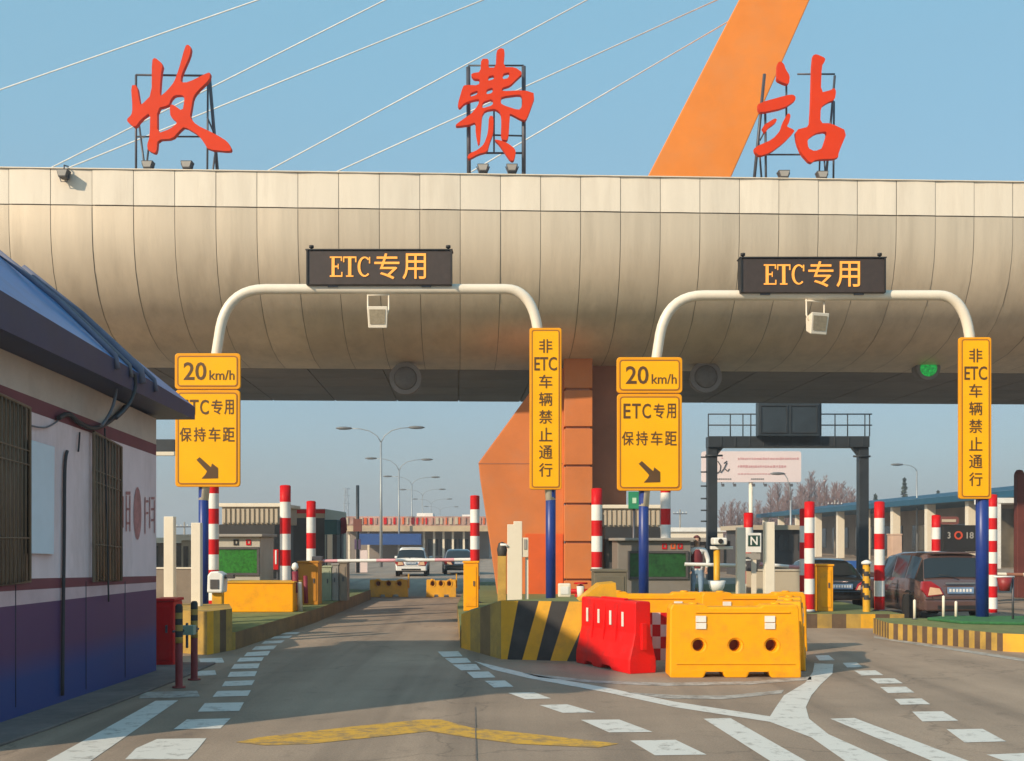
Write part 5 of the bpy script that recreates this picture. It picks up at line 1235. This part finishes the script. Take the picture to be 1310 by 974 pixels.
def street_lamp(xp, yj, heads, Y, label, double=True, m=None):
    m = m or mat('galvanised', (.34, .36, .37), .5, .4, .1, 2)
    X = PX(xp, Y); t = thing('street_lamp', label, 'street lamp', (X, Y, 0), 'street lamps beyond the toll station')
    q = MB(); q.tube([(X, Y, 0), (X, Y, PZ(yj, Y))], [.12, .065], m, 8); q.build('pole', t)
    for hx, hy in heads:
        e = 1 if hx > xp else -1; H_ = Vector(P(hx, hy, Y)); b0 = Vector((X, Y, PZ(yj, Y))); dx = H_.x-b0.x; dz = H_.z-b0.z
        pts = [b0, b0+Vector((dx*.12, 0, dz*.45)), b0+Vector((dx*.35, 0, dz*.80)), b0+Vector((dx*.65, 0, dz*.96)), H_]
        q = MB(); q.tube(pts, .036, m, 6); a_ = q.build('arm', t)
        q = MB(); q.lathe([(.02, -.62), (.13, -.5), (.2, -.1), (.17, .3), (.06, .55), (.001, .58)], mat('lamp_grey', (.16, .16, .16), .5, .2), 10, axis='x', c=(0, 0, 0)); h_ = q.build('lamp_head', t, local=True); h_.location = (H_.x-X+e*.35, 0, H_.z); h_.scale = (e, 1, .62)
LN = [(487.5, 566, [(446, 548), (527, 547)], 84, 'nearest and tallest twin-armed street lamp left of the pier'), (510.5, 602, [(479, 586.5), (542, 588)], 116, 'second nearest twin-armed street lamp in the receding row'), (527, 620, [(499, 609.5), (554, 610.5)], 150, 'third twin-armed street lamp in the receding row'), (540.5, 634, [(518, 626.5), (563, 626)], 187, 'fourth twin-armed street lamp in the receding row'), (551.5, 645, [(533, 638.5), (573, 638.5)], 230, 'fifth twin-armed street lamp in the receding row'), (563, 653, [(547, 648), (582, 648.5)], 286, 'farthest twin-armed street lamp in the receding row')]
for a in LN: street_lamp(*a)
street_lamp(1173, 603, [(1152, 594.5)], 110, 'single-armed street lamp above the blue roof on the right')
street_lamp(1011.5, 640, [(1000, 606)], 92, 'slim lamp post standing in front of the pink billboard')
# thin mast, flag-like red post
Y = 70; X = PX(457.5, Y); t = thing('mast', 'thin dark mast left of the street lamps', 'mast', (X, Y, 0))
q = MB(); q.tube([(X, Y, 0), (X, Y, PZ(621, Y))], .10, M_gsteel, 8); q.build('pole', t); q = MB(); q.box(X-.25, X+.25, Y-.1, Y+.1, PZ(680, Y), PZ(664, Y), mat('brick_brown', (.18, .06, .045), .7)); q.build('sign_plate', t)
q = MB(); q.box(X-.18, X+.18, Y-.08, Y+.08, PZ(703, Y), PZ(690, Y), mat('plum', (.08, .05, .11), .7)); q.build('lower_plate', t)
Y = 45; q = MB(); q.prism(chaikin([(PX(434, Y), PZ(684, Y)), (PX(434, Y), PZ(666, Y)), (PX(437, Y), PZ(662, Y)), (PX(443, Y), PZ(662, Y)), (PX(444, Y), PZ(682, Y))]), Y, Y+.06, mat('crimson', (.30, .02, .05), .6)); q.box(PX(435, Y), PX(436.5, Y), Y+.065, Y+.11, 0, PZ(664, Y), M_steel)
tag(q.build('banner', bevel=.005), 'crimson banner on a thin pole left of the dark mast', 'banner')
Y = 44; X0, X1 = PX(415, Y), PX(431, Y); t = thing('shipping_crate', 'teal container on a dark stand behind the left island lockers', 'container', ((X0+X1)/2, Y+1, 0))
q = MB(); q.box(X0, X1, Y, Y+2, PZ(684, Y), PZ(665, Y), mat('teal', (.02, .09, .10), .6, 0, .15, 2)); q.build('body', t, bevel=.02); q = MB(); q.box(X0+.05, X1-.02, Y+.1, Y+1.9, 0, PZ(684.3, Y), M_dgrey); q.build('stand', t)
q = MB(); q.box(PX(424, Y), PX(430, Y), Y-1, Y-.85, 0, PZ(684, Y), M_cwhite); tag(q.build('square_post', bevel=.01), 'far cream square post in front of the teal container', 'post', 'cream square posts')
# parked lorry behind the second striped pole: pale box, red stripe
Y = 47; X0, X1 = PX(374, Y), PX(416, Y); t = thing('parked_lorry', 'pale lorry box with a red stripe behind the left striped poles', 'lorry', ((X0+X1)/2, Y+3, 0))
q = MB(); q.box(X0, X1, Y, Y+6, .9, PZ(651, Y), M_beige); q.build('box_body', t, bevel=.03); q = MB(); q.box(X0+.01, X1-.01, Y-.02, Y-.003, PZ(657, Y), PZ(652, Y), M_red); q.build('stripe', t)
q = MB(); q.box(X0+.02, X1-.02, Y-.02, Y-.003, .95, PZ(663, Y), M_dgrey); q.build('tail_door', t)
q = MB(); q.box(X0+.1, X1-.1, Y+.2, Y+5.5, .5, .895, M_black); q.build('chassis', t)
for e in (X0+.15, X1-.15):
    q = MB(); q.lathe([(.2, -.12), (.45, -.12), (.45, .12), (.2, .12)], M_rubber, 16, axis='x', c=(e, Y+1, .45)); q.build('wheel', t)

# ------------------------------------------------------------------ buildings behind
def columns_building():
    Y = 118; t = thing('service_building', 'long low building with pinkish roof band and blue awning beyond the left lane', 'building', (PX(525, Y), Y, 0))
    M_pinkroof = mat('roof_band', (.42, .27, .22), .8, 0, .45, .7, dirt=(.55, .12, .08), damt=.6, dscale=.9); M_ochre = mat('ochre_band', (.50, .38, .24), .8, 0, .2, .6)
    q = MB(); q.box(PX(430, Y), PX(625, Y), Y+3, Y+12, 0, PZ(670, Y), mat('dim_wall', (.24, .21, .19), .8, 0, .2, .3)); q.build('wall', t)
    q = MB(); q.box(PX(440, Y), PX(628, Y), Y-1, Y+13, PZ(680, Y), PZ(673, Y), M_ochre); q.build('eaves', t)
    q = MB(); q.box(PX(440, Y), PX(625, Y), Y-.8, Y+12.8, PZ(673, Y)+.005, PZ(661, Y), M_pinkroof); q.build('roof', t)
    random.seed(12); q = MB()
    for i in range(30):
        x = 444+i*6+random.uniform(-1, 1); w_ = random.uniform(1.5, 4); q.box(PX(x, Y), PX(x+w_, Y), Y-.9, Y-.81, PZ(671, Y), PZ(663-random.uniform(0, 1), Y), random.choice([M_red, M_beige, M_redor, M_pinkroof]))
    q.build('frieze', t)
    q = MB(); q.box(PX(531, Y), PX(552, Y), Y+2, Y+5, PZ(661, Y)+.005, PZ(656, Y), M_white); q.build('rooftop_unit', t)
    q = MB(); q.box(PX(590, Y), PX(610, Y), Y+2, Y+5, PZ(661, Y)+.005, PZ(658, Y), M_white); q.build('rooftop_unit', t)
    for x in (445, 470, 541, 554, 566, 578, 592, 606):
        q = MB(); q.box(PX(x, Y), PX(x+2.6, Y), Y, Y+.35, 0, PZ(680, Y), M_cwhite); q.build('column', t)
    q = MB(); q.box(PX(463, Y), PX(541, Y), Y-2.5, Y-1.2, PZ(697, Y), PZ(683, Y), mat('awning_blue', (.012, .06, .22), .6)); q.build('awning', t)
    for i in range(8):
        x = 545+i*8; q = MB(); q.box(PX(x, Y), PX(x+5, Y), Y+2.9, Y+2.995, .3, PZ(690, Y), M_glass); q.build('window', t)
columns_building()
q = MB(); Y = 70; t = thing('notice_board', 'pink and cream notice board on legs left of the white small car', 'sign', (PX(462, Y), Y, 0))
q.box(PX(455, Y), PX(470, Y), Y, Y+.15, PZ(741, Y) if PZ(741, Y) > 0 else .02, PZ(719, Y), M_bill); q.build('lower_panel', t)
q = MB(); q.box(PX(455, Y), PX(470, Y), Y, Y+.15, PZ(718, Y), PZ(704, Y), M_bill); q.build('upper_panel', t)
def simple_building(name, label, x0, x1, yt, Y, dep, mw, mr, nwin, zw0, zw1, rooft=.25, cat='building', yb=None):
    t = thing(name, label, cat, ((PX(x0, Y)+PX(x1, Y))/2, Y+dep/2, 0))
    a, c = PX(x0, Y), PX(x1, Y); zt = PZ(yt, Y)
    q = MB(); q.box(a, c, Y, Y+dep, 0, zt-rooft, mw); q.build('wall', t)
    q = MB(); q.box(a-.3, c+.3, Y-.3, Y+dep+.3, zt-rooft+.004, zt, mr); q.build('roof', t)
    for i in range(nwin):
        xa = a+(c-a)*(i+.25)/nwin; xb = a+(c-a)*(i+.75)/nwin
        q = MB(); q.box(xa, xb, Y-.04, Y-.004, zw0, zw1, M_glass); w_ = q.build('window', t)
    return t
simple_building('gatehouse', 'beige gatehouse with dark doorways behind the cream square posts by the booth', 232, 266, 684, 50, 5, M_beige, M_cwhite, 3, .2, 1.7)
simple_building('storage_shed', 'brown grey shed beside the beige gatehouse', 190, 238, 688, 54, 5, mat('shed_brown', (.22, .17, .14), .8, 0, .2, .8), M_cwhite, 3, .8, 1.7)
q = MB(); Y = 36; q.box(PX(180, Y), PX(268, Y), Y, Y+.25, 0, PZ(728, Y), mat('garden_wall', (.24, .19, .14), .8, 0, .2, 1.2)); q.box(PX(180, Y), PX(268, Y), Y-.03, Y+.28, PZ(728, Y)+.004, PZ(726, Y), M_cwhite)
tag(q.build('low_wall'), 'low brown wall with pale coping left of the bright green screen', 'wall')
simple_building('warehouse', 'long pale warehouse on the horizon left of the dark steel gantry', 820, 925, 675, 140, 20, M_cwhite, M_white, 0, 0, 0, .5)
simple_building('dark_office', 'low dark building with small lit panes behind the cream square posts', 956, 1030, 672, 62, 6, M_dgrey, M_beige, 6, 1.4, 2.2)
simple_building('dark_shed', 'long dark shed front behind the person in white', 850, 935, 688, 72, 5, mat('shed_dark', (.10, .085, .08), .8, 0, .2, 1), M_grey, 7, .5, 1.6)
def blue_building():
    t = thing('covered_station', 'long open building with sloping blue roof and cream columns on the right', 'building', (36, 110, 0))
    a, c = Vector((34.6, 160)), Vector((36, 74)); h = 5.45; d = c-a; nrm = Vector((-d.y, d.x)).normalized()
    if nrm.x < 0: nrm = -nrm
    def pt(f, o): p = a+d*f+nrm*o; return p
    q = MB(); p = [pt(-.02, -.9), pt(1.02, -.9), pt(1.02, 12), pt(-.02, 12)]
    q.poly([(p[0].x, p[0].y, h), (p[1].x, p[1].y, h), (p[2].x, p[2].y, h+1.6), (p[3].x, p[3].y, h+1.6)], M_blueroof)
    q.slab([(v.x, v.y) for v in p], h-.5, h-.006, M_blueroof); rf = q.build('roof', t)
    q = MB(); p = [pt(0, 6), pt(1, 6), pt(1, 11), pt(0, 11)]; q.slab([(v.x, v.y) for v in p], 0, h-.51, mat('station_wall', (.26, .20, .15), .8, 0, .25, .3)); q.build('wall', t)
    for i in range(11):
        f = i/10; v = pt(f, 0); q = MB(); q.box(v.x-.35, v.x+.35, v.y-.35, v.y+.35, 0, h-.505, M_cwhite); q.build('column', t)
    q = MB(); p = [pt(0, -.25), pt(1, -.25), pt(1, .25), pt(0, .25)]
    for i in range(9):
        f0, f1 = .02+i*.11, .02+i*.11+.075; p = [pt(f0, 5.9), pt(f1, 5.9), pt(f1, 5.98), pt(f0, 5.98)]; q = MB(); q.slab([(v.x, v.y) for v in p], .9, 3.4, M_glass); q.build('window', t)
blue_building()
Y = 80; t = thing('shelter', 'white framed glazed shelter at the right edge behind the tall sign', 'shelter', (PX(1300, Y), Y, 0))
q = MB(); q.box(PX(1276, Y), PX(1345, Y), Y, Y+4, PZ(637, Y)-.35, PZ(637, Y), M_white); q.build('roof', t)
for x in (1278, 1312, 1342): q = MB(); q.box(PX(x-3, Y), PX(x+3, Y), Y+.05, Y+.35, 0, PZ(637, Y)-.355, M_white); q.build('column', t)
q = MB(); q.box(PX(1276, Y), PX(1345, Y), Y+3, Y+3.1, 0, PZ(640, Y)-.5, mat('shelter_glass', (.10, .085, .06), .2, 0, .5, .5)); q.build('glazing', t)
Y = 40; X = PX(1306, Y); t = thing('rust_post', 'rust red steel post at the right edge', 'post', (X, Y, 0)); q = MB(); q.box(X-.12, X+.14, Y, Y+.3, 0, PZ(606, Y), mat('rust', (.12, .025, .018), .7, 0, .2, 2)); q.build('post', t, bevel=.02); q = MB(); q.lathe([(.17, 0), (.1, .12), (.001, .14)], MATS['rust'], 10, c=(X+.01, Y+.15, PZ(606, Y)+.003)); q.build('cap', t)
# lane information board behind the brown car
Y = 36; t = thing('lane_display', 'black lane display with a red ring and white figures above the brown car', 'message board', (PX(1231, Y), Y, 0))
q = MB(); q.box(PX(1206, Y), PX(1251, Y), Y, Y+.2, PZ(706, Y), PZ(672, Y), M_black); q.build('cabinet', t, bevel=.02)
q = MB(); write(q, '3', PX(1214, Y), PZ(685, Y), .09, .20, Y-.006, M_grey, .02); write(q, '18', PX(1241, Y), PZ(685, Y), .22, .20, Y-.006, M_grey, .02); q.build('figures', t)
q = MB(); cc = P(1226, 685, Y); ring(q, [(cc[0]+.13*math.cos(R(a)), cc[2]+.13*math.sin(R(a))) for a in range(0, 360, 20)], [(cc[0]+.08*math.cos(R(a)), cc[2]+.08*math.sin(R(a))) for a in range(0, 360, 20)], Y-.02, Y-.004, mat('ring_red', (.55, .07, .03), .5)); q.build('ring', t)
q = MB(); q.prism(rrect(PX(1201, Y), PX(1226, Y), PZ(671, Y), PZ(661, Y), .08), Y-.05, Y+.15, mat('brown_cap', (.18, .06, .05), .6)); q.box(PX(1204, Y), PX(1222, Y), Y-.066, Y-.053, PZ(668, Y), PZ(664.5, Y), M_beige); q.build('name_plate', t)
q = MB(); q.box(PX(1229, Y), PX(1233, Y), Y+.05, Y+.15, 0, PZ(706.3, Y), M_steel); q.build('post', t)
cabinet('beige_cabinet', 'peach coloured cabinet left of the brown car roof', 'cabinet', 1141, 1154, 683, 720, 40, .5, mat('peach', (.60, .42, .32), .6, 0, .1, 2), zb=0, door=False)

q = MB(); Y = 80; X0, X1 = PX(1062, Y), PX(1112, Y)
t = thing('market_awning', 'navy blue awning on thin legs under the blue roofed building', 'awning', ((X0+X1)/2, Y, 0))
q.mesh([(X0, Y, PZ(731, Y)), (X1, Y, PZ(731, Y)), (X1, Y+1.5, PZ(718, Y)), (X0, Y+1.5, PZ(718, Y)), (X0, Y, PZ(731, Y)-.06), (X1, Y, PZ(731, Y)-.06), (X1, Y+1.5, PZ(718, Y)-.06), (X0, Y+1.5, PZ(718, Y)-.06)], [(0,1,2,3),(4,5,6,7),(0,1,5,4),(1,2,6,5),(2,3,7,6),(3,0,4,7)], MATS['awning_blue']); q.build('sheet', t)
for xx in (X0+.05, X1-.05): q = MB(); q.tube([(xx, Y+1.4, 0), (xx, Y+1.4, PZ(720, Y))], .04, M_steel, 6); q.build('leg', t)
for x, yt, Y, lab in ((655, 662, 170, ''), (870, 652, 150, 'thin utility pole with a cross arm above the pale warehouse'), (236, 668, 130, 'thin utility pole with a cross arm behind the beige gatehouse'), (1068, 640, 140, 'thin utility pole with a cross arm in front of the bare trees')):
    if not lab: continue
    X = PX(x, Y); z = PZ(yt, Y); t = thing('utility_pole', lab, 'utility pole', (X, Y, 0), 'thin utility poles in the distance')
    q = MB(); q.tube([(X, Y, 0), (X, Y, z)], [.14, .09], M_concrete, 6); q.build('pole', t); q = MB(); q.box(X-.9, X+.9, Y-.12, Y-.1+.1, z-.6, z-.48, M_steel); q.build('cross_arm', t)
    for e in (-.8, -.35, .35, .8): q = MB(); q.lathe([(.05, 0), (.07, .1), (.03, .2)], M_white, 6, c=(X+e, Y-.06, z-.48)); q.build('insulator', t)
# lattice pylon, trees
def lattice(x, yt, wpx, Y, label):
    X = PX(x, Y); zt = PZ(yt, Y); w_ = wpx*Y/FPX/2; t = thing('power_pylon', label, 'pylon', (X, Y, 0)); m = mat('pylon_steel', (.34, .37, .40), .6, .3); q = MB()
    for sx, sy in ((-1, -1), (1, -1), (1, 1), (-1, 1)): q.tube([(X+sx*w_, Y+sy*w_, 0), (X+sx*w_*.3, Y+sy*w_*.3, zt)], .12, m, 4)
    n = 7
    for i in range(n):
        f0, f1 = i/n, (i+1)/n; a, c = w_*(1-.7*f0), w_*(1-.7*f1)
        for s in (-1, 1): q.tube([(X-a*s, Y-a, zt*f0), (X+c*s, Y-c, zt*f1)], .08, m, 4)
    q.build('tower', t)
    for f in (.72, .86, .98): q = MB(); q.tube([(X-w_*1.0, Y, zt*f), (X+w_*1.0, Y, zt*f)], .12, m, 4); q.build('cross_arm', t)
lattice(443, 624, 9, 420, 'faint lattice power pylon on the horizon left of the mast')
def bare_tree(seed, H):
    rnd = random.Random(seed); tr = MB(); cr = MB()
    tr.tube([(0, 0, 0), (rnd.uniform(-.1, .1), 0, H*.5), (rnd.uniform(-.15, .15), 0, H*.97)], [H*.016, H*.010, H*.003], M_bark, 5)
    for i in range(64):
        f = .15+.81*i/64; z = H*f; a = rnd.uniform(0, 6.28); L = H*(.06+.20*(1-f))*rnd.uniform(.7, 1.2); p0 = Vector((0, 0, z))
        d = Vector((math.cos(a), math.sin(a), rnd.uniform(1.2, 2.2))).normalized(); p1 = p0+d*L; 
        cr.tube([p0, p0.lerp(p1, .5)+Vector((0, 0, -.03*L)), p1], [.045, .035, .015], M_twig, 3, caps=False)
        for k in range(7):
            u = rnd.uniform(.25, .95); q0 = p0.lerp(p1, u); d2 = (d+Vector((rnd.uniform(-.7, .7), rnd.uniform(-.7, .7), rnd.uniform(-.1, .6)))).normalized()
            cr.tube([q0, q0+d2*L*rnd.uniform(.25, .55)], [.03, .012], M_twig, 3, caps=False)
    return tr, cr
protos = []
for s_ in range(3):
    t = thing('bare_tree', '', 'tree', (0, 400, -80), 'bare winter trees behind the billboard'); tr, cr = bare_tree(s_, 11); tr.build('trunk', t, local=True); cr.build('crown', t, local=True); protos.append(t)
random.seed(21); used = [0, 0, 0]
TL = 'bare reddish winter tree in the row behind the pink billboard'
n_t = 62
for i in range(n_t):
    x = 925+i*(1125-925)/n_t+random.uniform(-3, 3); Y = random.uniform(185, 230); k = i % 3
    hpx = (60 if 985 < x < 1105 else 40)*random.uniform(.75, 1.25)
    if 1035 < x < 1060: hpx *= 1.2
    h_ = (690-hpx-600) # noqa
    zt = 2+hpx*Y/FPX; loc = (PX(x, Y), Y, 0)
    if not used[k]: o = protos[k]; o.location = loc; used[k] = 1; o['label'] = TL
    else: o = dup(protos[k], loc, TL)
    s = zt/11; o.scale = (s*1.25, s*1.25, s); o.rotation_euler = (0, 0, random.uniform(0, 6.28))
def conifer(x, yt, Y, label, seed):
    rnd = random.Random(seed); H = PZ(yt, Y); X = PX(x, Y); t = thing('conifer', label, 'tree', (X, Y, 0), 'dark conifers above the blue roof')
    q = MB(); q.tube([(X, Y, 0), (X, Y, H*.95)], [.25, .04], M_bark, 5); q.build('trunk', t); q = MB()
    for i in range(420):
        f = rnd.random()**.8; z = H*(.12+.88*f); r = H*.13*(1-f)*rnd.uniform(.3, 1.05)+.05; a = rnd.uniform(0, 6.28); c = Vector((X+r*math.cos(a), Y+r*math.sin(a), z-.3*r)); s = .35
        d1 = Vector((rnd.gauss(0, 1), rnd.gauss(0, 1), rnd.gauss(0, .5))).normalized()*s; d2 = Vector((rnd.gauss(0, 1), rnd.gauss(0, 1), rnd.gauss(0, 1))).normalized()*s*.6
        q.poly([c-d1, c+d2, c+d1, c-d2], M_conif)
    q.build('crown', t, merge=False)
conifer(1157, 612, 190, 'dark pointed conifer above the blue roof beside the single-armed lamp', 1)
conifer(1120, 633, 190, 'shorter dark conifer near the right leg of the steel gantry', 2)
conifer(1200, 628, 210, 'faint dark conifer above the blue roof nearest the tall sign', 3)
